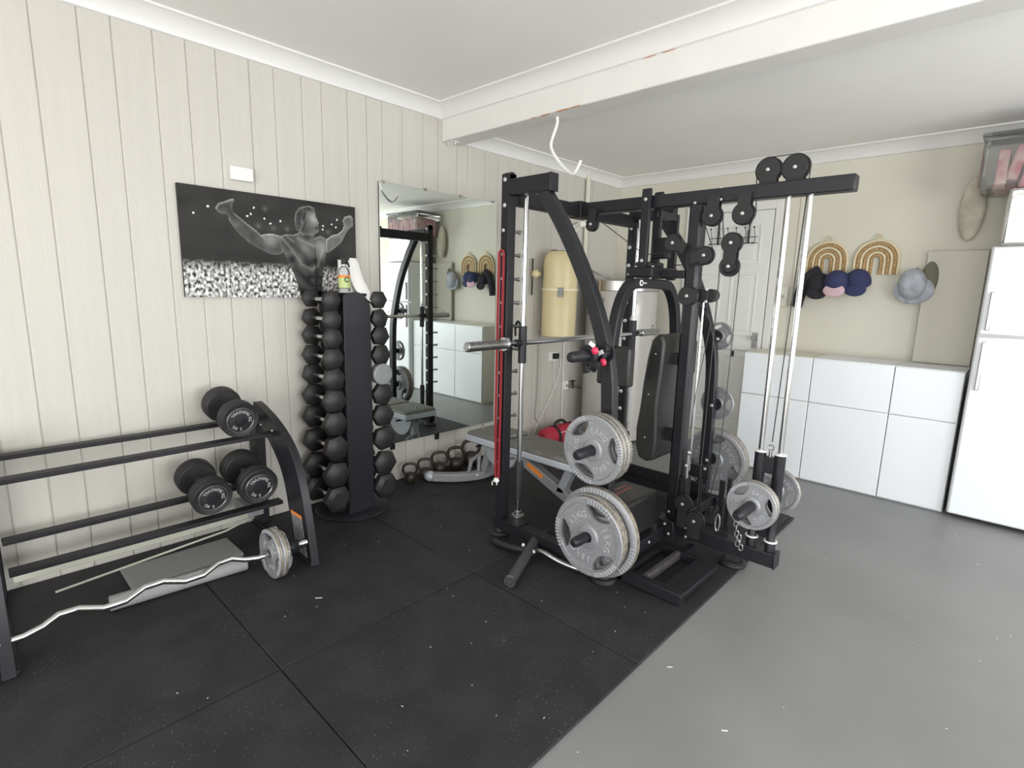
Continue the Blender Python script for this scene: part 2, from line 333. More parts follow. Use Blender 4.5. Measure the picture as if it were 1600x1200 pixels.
# ================================================================ POSTER
def inpoly(p, poly):
    x, y = p; c = False; j = len(poly)-1
    for i in range(len(poly)):
        xi, yi = poly[i]; xj, yj = poly[j]
        if (yi > y) != (yj > y) and x < (xj-xi)*(y-yi)/(yj-yi)+xi: c = not c
        j = i
    return c
def segd(p, a, b):
    ax, ay = a; bx, by = b; px, py = p; dx, dy = bx-ax, by-ay; t = max(0, min(1, ((px-ax)*dx+(py-ay)*dy)/(dx*dx+dy*dy+1e-12)))
    return math.hypot(px-ax-t*dx, py-ay-t*dy)
ARM = [(1.035, 1.775), (1.05, 1.80), (1.076, 1.812), (1.105, 1.826), (1.128, 1.835), (1.13, 1.823), (1.118, 1.796), (1.121, 1.762), (1.15, 1.742), (1.185, 1.714), (1.226, 1.686), (1.262, 1.657), (1.285, 1.667), (1.318, 1.67), (1.352, 1.667), (1.375, 1.656), (1.403, 1.63), (1.382, 1.572), (1.346, 1.556), (1.312, 1.557), (1.274, 1.571), (1.226, 1.595), (1.19, 1.616), (1.155, 1.648), (1.126, 1.677), (1.103, 1.711), (1.095, 1.747), (1.08, 1.75), (1.05, 1.752)]
TORSO = [(1.363, 1.66), (1.399, 1.675), (1.446, 1.676), (1.471, 1.687), (1.496, 1.717), (1.567, 1.695), (1.569, 1.666), (1.608, 1.684), (1.639, 1.672), (1.648, 1.649), (1.643, 1.595), (1.635, 1.552), (1.626, 1.504), (1.617, 1.443), (1.608, 1.382), (1.614, 1.352), (1.606, 1.318), (1.49, 1.318), (1.472, 1.333), (1.446, 1.426), (1.419, 1.495), (1.393, 1.55), (1.377, 1.583)]
HEAD = [(1.463, 1.709), (1.457, 1.759), (1.465, 1.799), (1.489, 1.829), (1.545, 1.849), (1.575, 1.839), (1.581, 1.812), (1.587, 1.789), (1.603, 1.757), (1.597, 1.742), (1.6, 1.72), (1.598, 1.705), (1.576, 1.693), (1.566, 1.678), (1.495, 1.677)]
HAIR = [(1.463, 1.706), (1.455, 1.759), (1.463, 1.80), (1.489, 1.832), (1.545, 1.85), (1.577, 1.839), (1.572, 1.828), (1.538, 1.819), (1.524, 1.794), (1.517, 1.759), (1.499, 1.763), (1.494, 1.74), (1.478, 1.71)]
ARMR = [(1.646, 1.667), (1.686, 1.694), (1.72, 1.703), (1.755, 1.73), (1.766, 1.755), (1.76, 1.785), (1.771, 1.81), (1.813, 1.824), (1.829, 1.804), (1.827, 1.761), (1.797, 1.74), (1.775, 1.707), (1.746, 1.656), (1.697, 1.616), (1.656, 1.587), (1.643, 1.589)]
LINES = [((1.375, 1.656), (1.397, 1.63)), ((1.397, 1.63), (1.425, 1.598)), ((1.425, 1.598), (1.464, 1.543)), ((1.464, 1.543), (1.487, 1.509)), ((1.487, 1.509), (1.548, 1.483)), ((1.548, 1.483), (1.574, 1.502)), ((1.567, 1.619), (1.469, 1.657)), ((1.404, 1.664), (1.44, 1.64)), ((1.262, 1.657), (1.28, 1.64)), ((1.62, 1.6), (1.587, 1.508))]
LDARK = [((1.574, 1.502), (1.570, 1.65)), ((1.574, 1.50), (1.57, 1.33)), ((1.535, 1.44), (1.615, 1.44)), ((1.54, 1.39), (1.605, 1.39)), ((1.52, 1.755), (1.50, 1.70)), ((1.588, 1.727), (1.60, 1.729)), ((1.574, 1.79), (1.59, 1.79))]
LIGHTS = [(1.23, 1.8), (1.212, 1.765), (1.193, 1.752), (1.283, 1.749), (1.315, 1.725), (1.372, 1.744), (1.628, 1.743), (1.625, 1.721), (1.684, 1.757), (1.72, 1.788), (1.711, 1.743), (1.0, 1.78), (.93, 1.74)]
HAZE = [(1.249, 1.705), (1.331, 1.702), (1.409, 1.704), (1.29, 1.8), (1.66, 1.71)]
from mathutils import noise as NZ
def edged(p, poly): return min(segd(p, poly[i-1], poly[i]) for i in range(len(poly)))
def poster_shade(y, z):
    p = (y, z)
    for poly, bb in ((HAIR, 0), (HEAD, 1), (ARMR, 2), (TORSO, 3), (ARM, 4)):
        ys_ = [q[0] for q in poly]; zs_ = [q[1] for q in poly]
        if not (min(ys_) < y < max(ys_) and min(zs_) < z < max(zs_)): continue
        if inpoly(p, poly):
            e = edged(p, poly); n = NZ.noise(Vector((y*22, z*22, 3)))
            if bb == 0: return .045+.12*max(0, NZ.noise(Vector((y*90, z*35, 1))))+(.22*math.exp(-e/.005) if not inpoly((y-.004, z+.008), HEAD) and not inpoly((y-.004, z+.008), HAIR) else 0)
            base = {1: .11, 2: .15, 3: .055, 4: .065}[bb]+.06*n
            rim = math.exp(-e/.010)*(.27 if bb != 3 else .17)*(1 if not inpoly((y-.004, z+.009), poly) else .22)
            if bb == 3:
                base += .20*math.exp(-((y-1.608)**2+(z-1.62)**2)/.0022)+.10*math.exp(-((y-1.51)**2+(z-1.61)**2)/.0016)
                if z < 1.5: base *= .55+.45*max(0, (z-1.32)/.18)
                if z < 1.5: rim *= .4
            if bb == 1: base += .22*math.exp(-((y-1.573)**2+(z-1.775)**2)/.0008); base -= .10*math.exp(-((y-1.582)**2+(z-1.785)**2)/.00008); base -= .10*math.exp(-((y-1.588)**2+(z-1.727)**2)/.00006)
            if bb == 4: base += .16*math.exp(-((y-1.32)**2+(z-1.64)**2)/.0015)
            ln = min(segd(p, a, c) for a, c in LINES)
            dk = min(segd(p, a, c) for a, c in LDARK); base -= .09*math.exp(-dk/.004)*(bb in (1, 3))
            return max(.02, base+rim+(.13*math.exp(-ln/.006) if bb in (3, 4) else 0))
    zc = 1.482+.012*NZ.noise(Vector((y*15, 0, 0)))
    if z < zc+.03:
        n = NZ.noise(Vector((y*75, z*52, 0)))+.55*NZ.noise(Vector((y*150, z*110, 5)))
        f = min(1, (zc+.03-z)/.06)
        return max(.03, (.40+.85*n)*f+.035*(1-f))
    s = .026+.016*NZ.noise(Vector((y*8, z*12, 2)))+.012
    for ly, lz in LIGHTS:
        if math.hypot(y-ly, z-lz) < .0052: return .85
    for ly, lz in HAZE: s += .06*math.exp(-((y-ly)**2+(z-lz)**2)/.00018)
    return max(.02, s)
PY0, PY1, PZ0, PZ1 = .865, 1.845, 1.318, 1.876
po = thing('wall_poster', (.001, (PY0+PY1)/2, PZ0), 'wide black and white poster of shirtless muscular man with arms spread before a crowd', 'poster')
nu, nv = 330, 188; vs = []; cs = []; fs = []
for j in range(nv+1):
    for i in range(nu+1):
        y = PY0+(PY1-PY0)*i/nu; z = PZ0+(PZ1-PZ0)*j/nv; vs.append((.0205-.001, y-(PY0+PY1)/2, z-PZ0)); s = poster_shade(y, z); cs += [s*1.0, s*.985, s*.975, 1]
for j in range(nv):
    for i in range(nu): k = j*(nu+1)+i; fs.append((k, k+1, k+nu+2, k+nu+1))
me = bpy.data.meshes.new('printed_picture'); me.from_pydata(vs, [], fs); at = me.color_attributes.new('print', 'FLOAT_COLOR', 'POINT'); at.data.foreach_set('color', cs)
me.materials.append(vcol_mat('poster_print', .85)); o = bpy.data.objects.new('printed_picture', me); COL.objects.link(o); o.parent = po
MB().span((.001, PY0, PZ0), (.0195, PY1, PZ1)).build('canvas_panel', BRUB, po)
# ================================================================ MIRROR
mi = thing('wall_mirror', (.001, 2.57, .29), 'large frameless wall mirror clipped to the panelled wall', 'mirror')
MB().span((.004, 2.025, .295), (.012, 3.10, 2.06)).build('backing', BLK, mi)
MB().span((.012, 2.025, .295), (.017, 3.10, 2.06)).build('glass', MIRR, mi)
b = MB()
for y in (2.06, 2.4, 2.72, 3.05): b.span((.001, y-.008, 2.052), (.022, y+.008, 2.07))
b.build('top_clip', STEEL, mi)
b = MB()
for y in (2.09, 2.11, 2.49, 2.51): b.span((.001, y-.004, .25), (.022, y+.004, .302))
b.build('bottom_clip', BLK, mi)
MB().tube(rnd([(.02, 2.03, 2.05), (.022, 2.05, 1.99), (.022, 2.115, 1.935), (.022, 2.15, 1.96), (.022, 2.17, 1.985)], 2), .0028, 6).build('hook_reflection', STEEL, mi)  # thin tube standing in for the conduit hook's reflection in the glass
# ================================================================ WEIGHT PLATES
def curve2d(splines, ext, bev):
    cu = bpy.data.curves.new('c', 'CURVE'); cu.dimensions = '2D'; cu.fill_mode = 'BOTH'; cu.extrude = ext; cu.bevel_depth = bev; cu.bevel_resolution = 1
    for pts in splines:
        s = cu.splines.new('POLY'); s.points.add(len(pts)-1); s.use_cyclic_u = True
        for k, (x, y) in enumerate(pts): s.points[k].co = (x, y, 0, 1)
    o = bpy.data.objects.new('t', cu); COL.objects.link(o); dg = bpy.context.evaluated_depsgraph_get(); dg.update()
    me = bpy.data.meshes.new_from_object(o.evaluated_get(dg)); bpy.data.objects.remove(o); bpy.data.curves.remove(cu); return me
def circ(r, n): return [(r*math.cos(2*PI*k/n), r*math.sin(2*PI*k/n)) for k in range(n)]
plate_cache = {}
def plate(loc, R, t, roll, txt, label, group, axis=(0, 1, 0), bright=False):
    """tri-grip iron plate; front face looks along -axis; loc = centre of front face; own object with children"""
    key = (R, t, txt)
    if key not in plate_cache:
        slots = []
        for k in range(3):
            a0 = PI/2+2*PI*k/3; pts = []
            w = .47; r0, r1 = R*.60, R*.82; N = 14
            for i in range(N+1): a = a0-w+2*w*i/N; pts.append((r1*math.cos(a), r1*math.sin(a)))
            for i in range(N+1):
                a = a0+w-2*w*i/N; rr = r1-(r1-r0)*math.sin(PI*(i+.5)/(N+1))**.55*1.38; pts.append((rr*math.cos(a), rr*math.sin(a)))
            slots.append(pts)
        me = curve2d([circ(R*.985, 56), circ(.0255, 20)]+slots, t*.30, 0)
        b = MB(); b.add(me, Matrix.Identity(4))
        h = t/2
        b.lathe([(R*.86, -h), (R*.88, -h-.0005), (R*.965, -h), (R, -h+.005), (R, h-.005), (R*.965, h), (R*.86, h), (R*.845, h*.6), (R*.845, -h*.6), (R*.86, -h)], (0, 0, 0), n=56)
        b.lathe([(.0255, -h*1.1), (R*.2+.012, -h*1.1), (R*.2+.02, -h*.6), (R*.2+.02, h*.6), (R*.2+.012, h*1.1), (.0255, h*1.1), (.0255, -h*1.1)], (0, 0, 0), n=32)
        for f in b.bm.faces: f.material_index = 0
        body = bpy.data.meshes.new('weight_plate'); bmesh.ops.recalc_face_normals(b.bm, faces=b.bm.faces)
        for f in b.bm.faces:
            c = f.calc_center_median()
            if abs(f.normal.z) < .5 and math.hypot(c.x, c.y) > R*.97: f.material_index = 1
        b.bm.to_mesh(body); b.bm.free(); body.materials.append(PLATE); body.materials.append(EDGE)
        body.shade_smooth(); body.set_sharp_from_angle(angle=math.radians(35))
        b = MB()
        for k in range(3):
            a0 = PI/2+2*PI*k/3
            for i in range(9):
                a = a0-.36+.72*i/8
                for sgn in (1, -1): b.box((R*.925*math.cos(a), R*.925*math.sin(a), sgn*(h+.001)), (R*.12, R*.032, .004), Matrix.Rotation(a, 3, 'Z'))
        rm = bpy.data.meshes.new('grip_ridges'); b.bm.to_mesh(rm); b.bm.free(); rm.materials.append(RIDGE)
        b = MB()
        for w_, ang in ((txt, PI/6), (txt, PI/6+2*PI/3), (txt, PI/6-2*PI/3)):
            r_ = R*.56
            for ci, ch in enumerate(w_):
                if ch == ' ': continue
                a = ang-(ci-(len(w_)-1)/2)*(.29 if len(w_) < 5 else .25)
                me2 = text_mesh(ch, R*.23, .0016)
                T = Matrix.Translation((r_*math.cos(a), r_*math.sin(a), h*.6+.001)) @ Matrix.Rotation(a-PI/2, 4, 'Z'); b.add(me2, T)
        tm = bpy.data.meshes.new('raised_lettering'); b.bm.to_mesh(tm); b.bm.free(); tm.materials.append(RIDGE)
        plate_cache[key] = (body, rm, tm)
    body, rm, tm = plate_cache[key]
    ax = Vector(axis).normalized(); o = bpy.data.objects.new('weight_plate', body); COL.objects.link(o)
    # local +z -> -axis (faces viewer)
    z = -ax; x = Vector((0, 0, 1)).cross(z).normalized(); y = z.cross(x)
    m3 = Matrix((x, y, z)).transposed() @ Matrix.Rotation(roll, 3, 'Z')
    o.matrix_world = Matrix.Translation(Vector(loc)+ax*t/2) @ m3.to_4x4()
    tag(o, label, 'weight plate', group)
    for mname, mm in (('grip_ridges', rm), ('raised_lettering', tm)):
        c = bpy.data.objects.new(mname, mm); COL.objects.link(c); c.parent = o; c['kind'] = 'stuff'
    return o
G1 = 'grey tri-grip plates on the machine horns'
# front frame horns (x=1.83): upper 3, lower 2
plate((1.838, 1.905, .705), .158, .026, .70, '10KG', 'outermost grey tri-grip plate on the upper front horn of the machine', G1)
plate((1.835, 1.936, .705), .158, .026, .74, '10KG', 'middle grey plate of three on the upper front horn', G1)
plate((1.835, 1.967, .705), .158, .026, .66, '10KG', 'innermost grey plate of three on the upper front horn', G1)
plate((1.845, 1.895, .300), .186, .030, -.35, '15KG', 'outer large grey plate marked 15KG on lower front horn', G1)
plate((1.845, 1.965, .300), .212, .034, .1, '20KG', 'bigger grey plate behind the 15KG plate on lower front horn', G1)
plate((1.835, 1.931, .300), .186, .030, -.2, '15KG', 'middle grey plate pressed behind the outer one on lower front horn', G1)
# rear frame horns
plate((1.76, 3.37, 1.135), .088, .022, .3, '2.5KG', 'small grey plate behind curved rear brace near its top', G1)
plate((1.785, 3.37, .705), .108, .022, .5, '5KG', 'small grey tri-grip plate halfway up the curved rear brace', G1)
plate((1.80, 3.37, .325), .205, .034, .1, '20KG', 'large grey plate low on the rear brace beside the guide rods', G1)
plate((1.80, 3.41, .325), .205, .034, .6, '20KG', 'second large grey plate behind the first on low rear horn', G1)
# carriage horns
plate((2.338, 2.50, .425), .116, .024, .68, '5KG', 'bright speckled small plate facing out on the right weight carriage', G1)
plate((2.338, 2.527, .425), .116, .024, .72, '5KG', 'small plate hidden behind the bright speckled plate on carriage', G1)
plate((2.343, 2.83, .415), .118, .024, .2, '5KG', 'worn small plate on the far horn of the right weight carriage', G1)
# ================================================================ SMITH MACHINE
sm = thing('cable_smith_machine', (1.6, 2.69, .012), 'tall black multi gym with smith bar, cable pulleys and curved side braces', 'gym machine')
YFR, YRR = 2.07, 3.30
def bolts(pts, d, r=.011, name='bolt', m=BOLT, parent=sm, h=.006):
    r *= .82
    for p in pts:
        b = MB(); b.lathe([(0, h), (r*.55, h), (r*.95, h*.55), (r, 0)], p, d, 10); b.build(name, m, parent)
for yy, rear in ((YFR, 0), (YRR, 1)):
    s = -1 if not rear else 1
    b = MB().span((1.11, yy-.028, .05), (1.165, yy+.028, 1.975)); b.cyl((1.11, yy, 1.955), (1.165, yy, 1.955), .0279, n=20)
    b.build('upright_post', BLK, sm, bevel=.005)
    b = MB().span((1.166, yy-.03, 1.865), (1.43, yy+.03, 1.945)); b.span((1.43, yy-.032, 1.862), (1.436, yy+.032, 1.948)); b.build('top_stub', BLK, sm, bevel=.004)
    dx = -.045 if rear else 0
    cl = rnd([(1.375+dx*.5, yy, 1.87), (1.50+dx*.5, yy, 1.71), (1.635+dx*.5, yy, 1.48), (1.735+dx, yy, 1.27), (1.80+dx, yy, 1.05), (1.815+dx, yy, .86), (1.82+dx, yy, .5), (1.82+dx, yy, .11)], 2)
    b = MB(); b.sweep(cl, [(-.025, -.033), (.025, -.033), (.025, .033), (-.025, .033)], up=(1, 0, 0)); b.build('curved_brace', BLK2, sm, bevel=.006)
    b = MB().span((1.09, yy-.03, .052), (1.89, yy+.03, .115)); b.build('base_rail', BLK, sm, bevel=.005)
    b = MB().span((1.10, yy-.045, .112), (1.30, yy+.045, .122)); b.build('corner_plate', BLK, sm)
    for fx in (1.125, 1.835):
        b = MB(); b.lathe([(0, .013), (.058, .013), (.062, .022), (.05, .034), (.035, .036), (.032, .053), (0, .053)], (fx, yy, 0), n=24); b.build('rubber_foot', BRUB, sm)
    zp = [1.695, 1.575, 1.45, 1.325, 1.2, 1.075, .95, .825, .70, .575, .45]
    for z in zp:
        b = MB(); b.cyl((1.136, yy-.034, z), (1.136, yy+.085, z), .0085, n=10); b.lathe([(0, 0), (.009, 0), (.012, .004), (.012, .010), (0, .010)], (1.136, yy+.083, z), (0, 1, 0), 10); b.build('catch_peg', STEEL, sm)
        bolts([(1.136, yy-.033, z)], (0, -1, 0), .012 if not rear else .017, 'peg_head')
    bolts([(1.136, yy-.028, 1.945), (1.136, yy-.028, 1.82)], (0, -1, 0), .014)
    # guide rod
    yr = yy+.06 if not rear else yy-.04
    gx = 1.205
    b = MB().cyl((gx, yr, .12), (gx, yr, 1.87), .0125, n=16); b.build('guide_rod', CHR, sm)
    b = MB(); b.lathe([(.013, .22), (.02, .22), (.024, .2), (.02, .05), (.022, 0), (.013, 0)], (gx, yr, .23 if not rear else .2), n=16); b.build('bumper', BRUB, sm)
    b = MB(); b.lathe([(0, .124), (.036, .124), (.036, .134), (.02, .138), (.02, .155), (0, .155)], (gx, yr, 0), n=18); b.build('rod_flange', STEEL, sm)
    zb = 1.115
    b = MB().cyl((gx, yr, zb-.11), (gx, yr, zb+.09), .0225, n=20); b.cyl((gx, yr-.02, zb), (gx, yr-.06*s*-1, zb), .02, n=14); b.build('bar_carriage', BLK2, sm, bevel=.002)
    b = MB(); b.tube(rnd([(gx-.015, yr+.02, zb+.05), (gx-.05, yr+.02, zb+.12), (gx-.075, yr+.02, zb+.09), (gx-.07, yr+.02, zb+.03)], 2), .006, 8); b.build('safety_hook', BLK if not rear else BRUSH, sm)
    if rear:
        b = MB().cyl((gx, yr, zb+.09), (gx, yr, zb+.125), .018, n=14); b.build('white_collar', WHT, sm)
        b = MB().cyl((gx, yr, zb+.02), (gx, yr+.27, zb+.02), .006, n=8); b.tube(arc((gx, yr+.27, zb+.035), .015, 0, 2*PI, 10, 'yz'), .004, 6); b.build('hook_rod', BRUSH, sm)
    # plate horns on the brace
    for z in ((1.125, .705, .30) if not rear else (1.135, .705, .345)):
        x0 = 1.838+dx if z < 1 else 1.80+dx
        ln = {1.125: .28, .705: .255, .30: .245}.get(z, .14) if not rear else .14
        a = (x0, yy+s*.026, z); c = (x0, yy+s*(.026+ln), z)
        b = MB(); ax = Vector((0, s, 0)); b.lathe([(0, 0), (.040, 0), (.040, .008), (.0235, .010), (.0235, ln-.02), (.020, ln-.006), (.012, ln), (0, ln)], a, ax, 20); b.build('plate_horn', BLK2, sm)
    bolts([(1.84+dx, yy-.028, z) for z in (1.125, .705, .345)] if rear else [], (0, -1, 0), .013)
# smith bar
b = MB(); zb = 1.115; bx = 1.205
b.cyl((bx, 2.0, zb), (bx, 3.42, zb), .0145, n=16); b.build('smith_bar', CHR, sm)
for a, c in ((1.725, 1.985), (3.36, 3.60)):
    b = MB(); b.lathe([(0, 0), (.019, 0), (.0245, .006), (.0245, c-a), (0, c-a)], (bx, a, zb), (0, 1, 0), 22); b.build('bar_sleeve', STEEL, sm)
b = MB(); b.lathe([(0, -.003), (.0165, -.003), (.0165, 0), (0, 0)], (bx, 1.725, zb), (0, 1, 0), 16); b.build('sleeve_end', BRUSH, sm)
b = MB(); b.lathe([(0, 0), (.035, 0), (.037, .006), (.037, .022), (.030, .030), (0, .030)], (bx, 1.985, zb), (0, 1, 0), 22); b.build('bar_collar', CHR, sm)
# top beams
b = MB().span((1.11, 2.10, 1.825), (1.165, 3.27, 1.90)); b.build('side_beam', BLK, sm, bevel=.005)
b = MB().span((1.165, 2.655, 1.838), (2.56, 2.725, 1.905)); b.build('long_beam', BLK2, sm, bevel=.006)
b = MB().span((1.10, 2.63, 1.82), (1.18, 2.75, 1.915)); b.build('beam_bracket', BLK, sm, bevel=.004)
bolts([(1.148, 2.63, 1.88), (1.148, 2.63, 1.84), (2.0, 2.655, 1.85), (1.87, 2.655, 1.845)], (0, -1, 0), .009)
b = MB(); b.lathe([(0, 0), (.012, 0), (.012, .008), (0, .01)], (1.98, 2.69, 1.905), (0, 0, 1), 10); b.build('bolt', BOLT, sm)
# tower post
b = MB().prism([(1.835, 2.675), (1.85, 2.66), (1.895, 2.66), (1.91, 2.675), (1.91, 2.715), (1.895, 2.73), (1.85, 2.73), (1.835, 2.715)], 2, .08, 1.84); b.build('tower_post', BLK2, sm)
# base beam and feet
b = MB().span((1.80, 2.655, .078), (2.42, 2.725, .152)); b.span((2.42, 2.65, .074), (2.428, 2.73, .156)); b.build('base_beam', BLK2, sm, bevel=.005)
b = MB().span((2.185, 2.66, .04), (2.255, 2.72, .079)); b.lathe([(0, .013), (.062, .013), (.066, .02), (.066, .03), (.05, .042), (0, .042)], (2.22, 2.69, 0), n=26); b.build('rubber_foot', BRUB, sm, bevel=.003)
b = MB().span((1.80, 2.09, .052), (1.86, 3.28, .12)); b.build('base_rail', BLK, sm, bevel=.005)
b = MB().span((1.18, 3.255, .112), (1.80, 3.275, .19)); b.build('rear_kick_bar', BLK, sm, bevel=.005)
b = MB().span((1.825, 2.60, .08), (1.92, 2.656, .17)); b.build('post_shoe', BLK, sm, bevel=.004)
bolts([(1.87, 2.599, .15), (1.895, 2.599, .10), (1.965, 2.654, .14), (1.97, 2.654, .09), (1.86, 2.658, .20)], (0, -1, 0), .01)
bolts([(1.862, 2.33, .115), (1.862, 2.45, .09)], (1, 0, 0), .011)
# low seat box
b = MB().span((1.60, 2.20, .125), (1.825, 2.585, .335)); o = b.build('seat_box', VINYL, sm, bevel=.02, seg=3)
b = MB(); b.add(text_mesh('IRON GYM BOX', .045, .0006), basis((0, 1, 0), (0, 0, 1), (1.69, 2.38, .3455))) if False else b.span((1.66, 2.25, .334), (1.666, 2.52, .3358))
for k in range(9): b.span((1.69+.002*(k % 2), 2.26+.03*k, .334), (1.708, 2.276+.03*k, .3358))
b.build('faded_print', REDTX, sm)
# back pad
prof = [(1.70, .50), (1.745, .485), (1.79, .50), (1.80, .60), (1.79, .80), (1.805, 1.0), (1.81, 1.14), (1.795, 1.18), (1.77, 1.185), (1.735, 1.15), (1.715, 1.05), (1.70, .92), (1.69, .78), (1.675, .66), (1.68, .56)]
b = MB().prism(prof, 1, 2.56, 2.82); b.build('back_pad', VINYL, sm, bevel=.018, seg=3)
b = MB().span((1.80, 2.66, .60), (1.84, 2.72, .66)); b.span((1.80, 2.66, 1.02), (1.84, 2.72, 1.08)); b.build('pad_bracket', BLK, sm)
bolts([(1.765, 2.559, 1.08), (1.74, 2.559, .86), (1.735, 2.559, .62)], (0, -1, 0), .005)
# press arm arch
arch = rnd([(1.63, 2.335, .98), (1.63, 2.345, 1.16), (1.63, 2.385, 1.33), (1.63, 2.47, 1.435), (1.63, 2.56, 1.445), (1.63, 2.82, 1.445), (1.63, 2.91, 1.435), (1.63, 2.995, 1.33), (1.63, 3.035, 1.16), (1.63, 3.045, .98)], 2)
b = MB(); b.sweep(arch, [(-.026, -.026), (.026, -.026), (.026, .026), (-.026, .026)], up=(1, 0, 0)); pa = b.build('press_arm', BLK2, sm, bevel=.006)
for y in (2.335, 3.045):
    b = MB().span((1.57, y-.03, .925), (1.76, y+.03, 1.125)); b.build('arm_pad', VINYL, sm, bevel=.012, seg=3)
# spanner emblem on the arch
b = MB(); b.tube(arc((1.658, 2.55, 1.446), .013, .5, 2*PI-.5, 12, 'yz'), .004, 6); b.span((1.656, 2.566, 1.443), (1.661, 2.60, 1.449)); b.build('spanner_emblem', WTX, sm)
# hanging posts and pivot
for y in (2.625, 2.755):
    b = MB().span((1.59, y-.012, 1.50), (1.64, y+.012, 1.925)); b.cyl((1.59, y, 1.925), (1.64, y, 1.925), .012, n=10); b.build('hanger_post', BLK2, sm, bevel=.004)
b = MB().span((1.585, 2.95, 1.47), (1.635, 2.975, 1.84)); b.span((1.60, 2.726, 1.80), (1.63, 2.975, 1.84)); b.build('hanger_post', BLK2, sm, bevel=.004)
b = MB().span((1.55, 2.56, 1.475), (1.71, 2.85, 1.53)); b.span((1.57, 2.62, 1.53), (1.66, 2.78, 1.56)); b.build('pivot_block', BLK, sm, bevel=.008)
b = MB().span((1.70, 2.66, 1.475), (1.84, 2.72, 1.515)); b.build('pivot_arm', BLK, sm, bevel=.005)
bolts([(1.615, 2.612, 1.88), (1.615, 2.612, 1.565)], (0, -1, 0), .012); bolts([(1.59, 2.60, 1.53), (1.69, 2.60, 1.53), (1.68, 2.60, 1.475), (1.60, 2.6, 1.475)], (0, -1, -.3), .011)
b = MB(); b.add(text_mesh('R', .018, .0006), basis((1, 0, 0), (0, -1, 0), (1.57, 2.559, 1.49))); b.build('small_mark', LTX, sm)
# pulleys
def pulley(x, z, r, y=2.62, arm=None, armw=.04, side=1):
    b = MB(); b.lathe([(0, -.012), (r*.55, -.012), (r*.6, -.008), (r*.8, -.009), (r, -.012), (r, -.008), (r*.86, 0), (r, .008), (r, .012), (r*.8, .009), (r*.6, .008), (0, .012)], (x, y, z), (0, 1, 0), 30)
    pu = b.build('pulley', BRUB, sm)
    b = MB(); b.lathe([(r*.62, 0), (r*.66, .003), (r*.70, 0)], (x, y-.0125, z), (0, -1, 0), 26); b.build('ring_groove', BLK2, pu)
    bolts([(x, y-.019, z)], (0, -1, 0), .011, 'axle_bolt', BOLT, pu, .007)
    if arm:
        for yy in (y-.016, y+.016):
            ax, az = arm; dd = Vector((ax-x, 0, az-z)); n = Vector((-dd.z, 0, dd.x)).normalized()*armw/2
            P = Vector((x, 0, z)); Q = Vector((ax, 0, az)); bb = MB(); poly = [P+n, Q+n, Q-n, P-n]
            if yy < y: yy += .0005; bb.lathe([(0, 0), (r*.86, 0), (r*.9, .004), (r*.86, .006), (0, .006)], (x, y-.0125, z), (0, -1, 0), 28)
            if 1: bb.prism([(p.x, p.z) for p in poly], 1, yy-.002, yy+.002); bb.build('pulley_bracket', BRUB, sm)
    return pu
pulley(2.20, 1.965, .058, 2.69, (2.205, 1.89), .075); pulley(2.315, 1.962, .06, 2.69, (2.32, 1.89), .075)
pulley(1.965, 1.775, .050, 2.66, (1.97, 1.87), .06); pulley(2.115, 1.775, .053, 2.66, (2.12, 1.87), .06)
pulley(1.78, 1.652, .046, 2.64, (1.85, 1.62), .05); pulley(1.957, 1.585, .046, 2.63, (1.89, 1.57), .05)
pulley(2.085, 1.640, .050, 2.63, (2.083, 1.54), .062); pulley(2.083, 1.530, .048, 2.63)
pulley(1.90, 1.385, .050, 2.60, (1.95, 1.385), .06)
pulley(1.27, 1.775, .040, 2.63, (1.28, 1.86), .05)
pulley(1.96, .29, .048, 2.62, (1.96, .16), .05); pulley(2.03, .215, .052, 2.62, (2.03, .12), .07)
b = MB().span((1.62, 2.70, 1.58), (1.71, 2.76, 1.69)); b.build('pulley_housing', BLK, sm, bevel=.008)
b = MB().span((1.93, 2.63, 1.355), (1.99, 2.70, 1.42)); b.cyl((1.99, 2.64, 1.39), (1.99, 2.70, 1.39), .032, n=16); b.build('swivel_bracket', BLK, sm, bevel=.004)
bolts([(1.985, 2.62, 1.42), (1.985, 2.62, 1.36)], (0, -1, 0), .010)
b = MB(); b.lathe([(0, 0), (.012, 0), (.016, .005), (.016, .02), (0, .02)], (1.235, 2.60, 1.775), (0, -1, 0), 14); b.build('cable_stop', CORDW, sm)
# cables
def cable(pts, r=.0025, m=CABLE, name='cable'): return MB().tube(pts, r, 6).build(name, m, sm)
cable([(2.035, 2.63, 1.52), (2.035, 2.63, 1.0), (2.03, 2.63, .30)]); cable([(2.131, 2.63, 1.52), (2.128, 2.63, 1.0), (2.12, 2.63, .55), (2.075, 2.63, .25)])
cable([(1.915, 2.66, 1.77), (1.995, 2.64, 1.60)]); cable([(2.015, 2.66, 1.775), (2.038, 2.64, 1.65)]); cable([(2.165, 2.66, 1.76), (2.135, 2.64, 1.65)])
cable([(2.145, 2.69, 1.965), (2.16, 2.69, 1.78)]); cable([(2.20, 2.69, 2.022), (2.315, 2.69, 2.022)]); cable([(2.375, 2.69, 1.96), (2.372, 2.69, 1.84)])
cable([(2.372, 2.69, 1.84), (2.345, 2.69, .70)], .0028); cable([(1.29, 2.63, 1.812), (1.60, 2.66, 1.60), (1.78, 2.64, 1.605)]); cable([(1.72, 2.7, 1.545), (1.957, 2.63, 1.538)])
cable([(1.70, 2.72, 1.62), (1.78, 2.64, 1.606)]); cable([(1.95, 2.60, 1.36), (1.93, 2.62, .8), (1.915, 2.62, .32)])
cable([(1.95, 2.62, 1.36), (2.02, 2.62, 1.26), (1.975, 2.62, .9), (1.94, 2.62, .35)], .002)
b = MB().cyl((1.938, 2.70, .45), (1.938, 2.70, 1.36), .006, n=10); b.build('thin_guide_rod', CHR, sm)
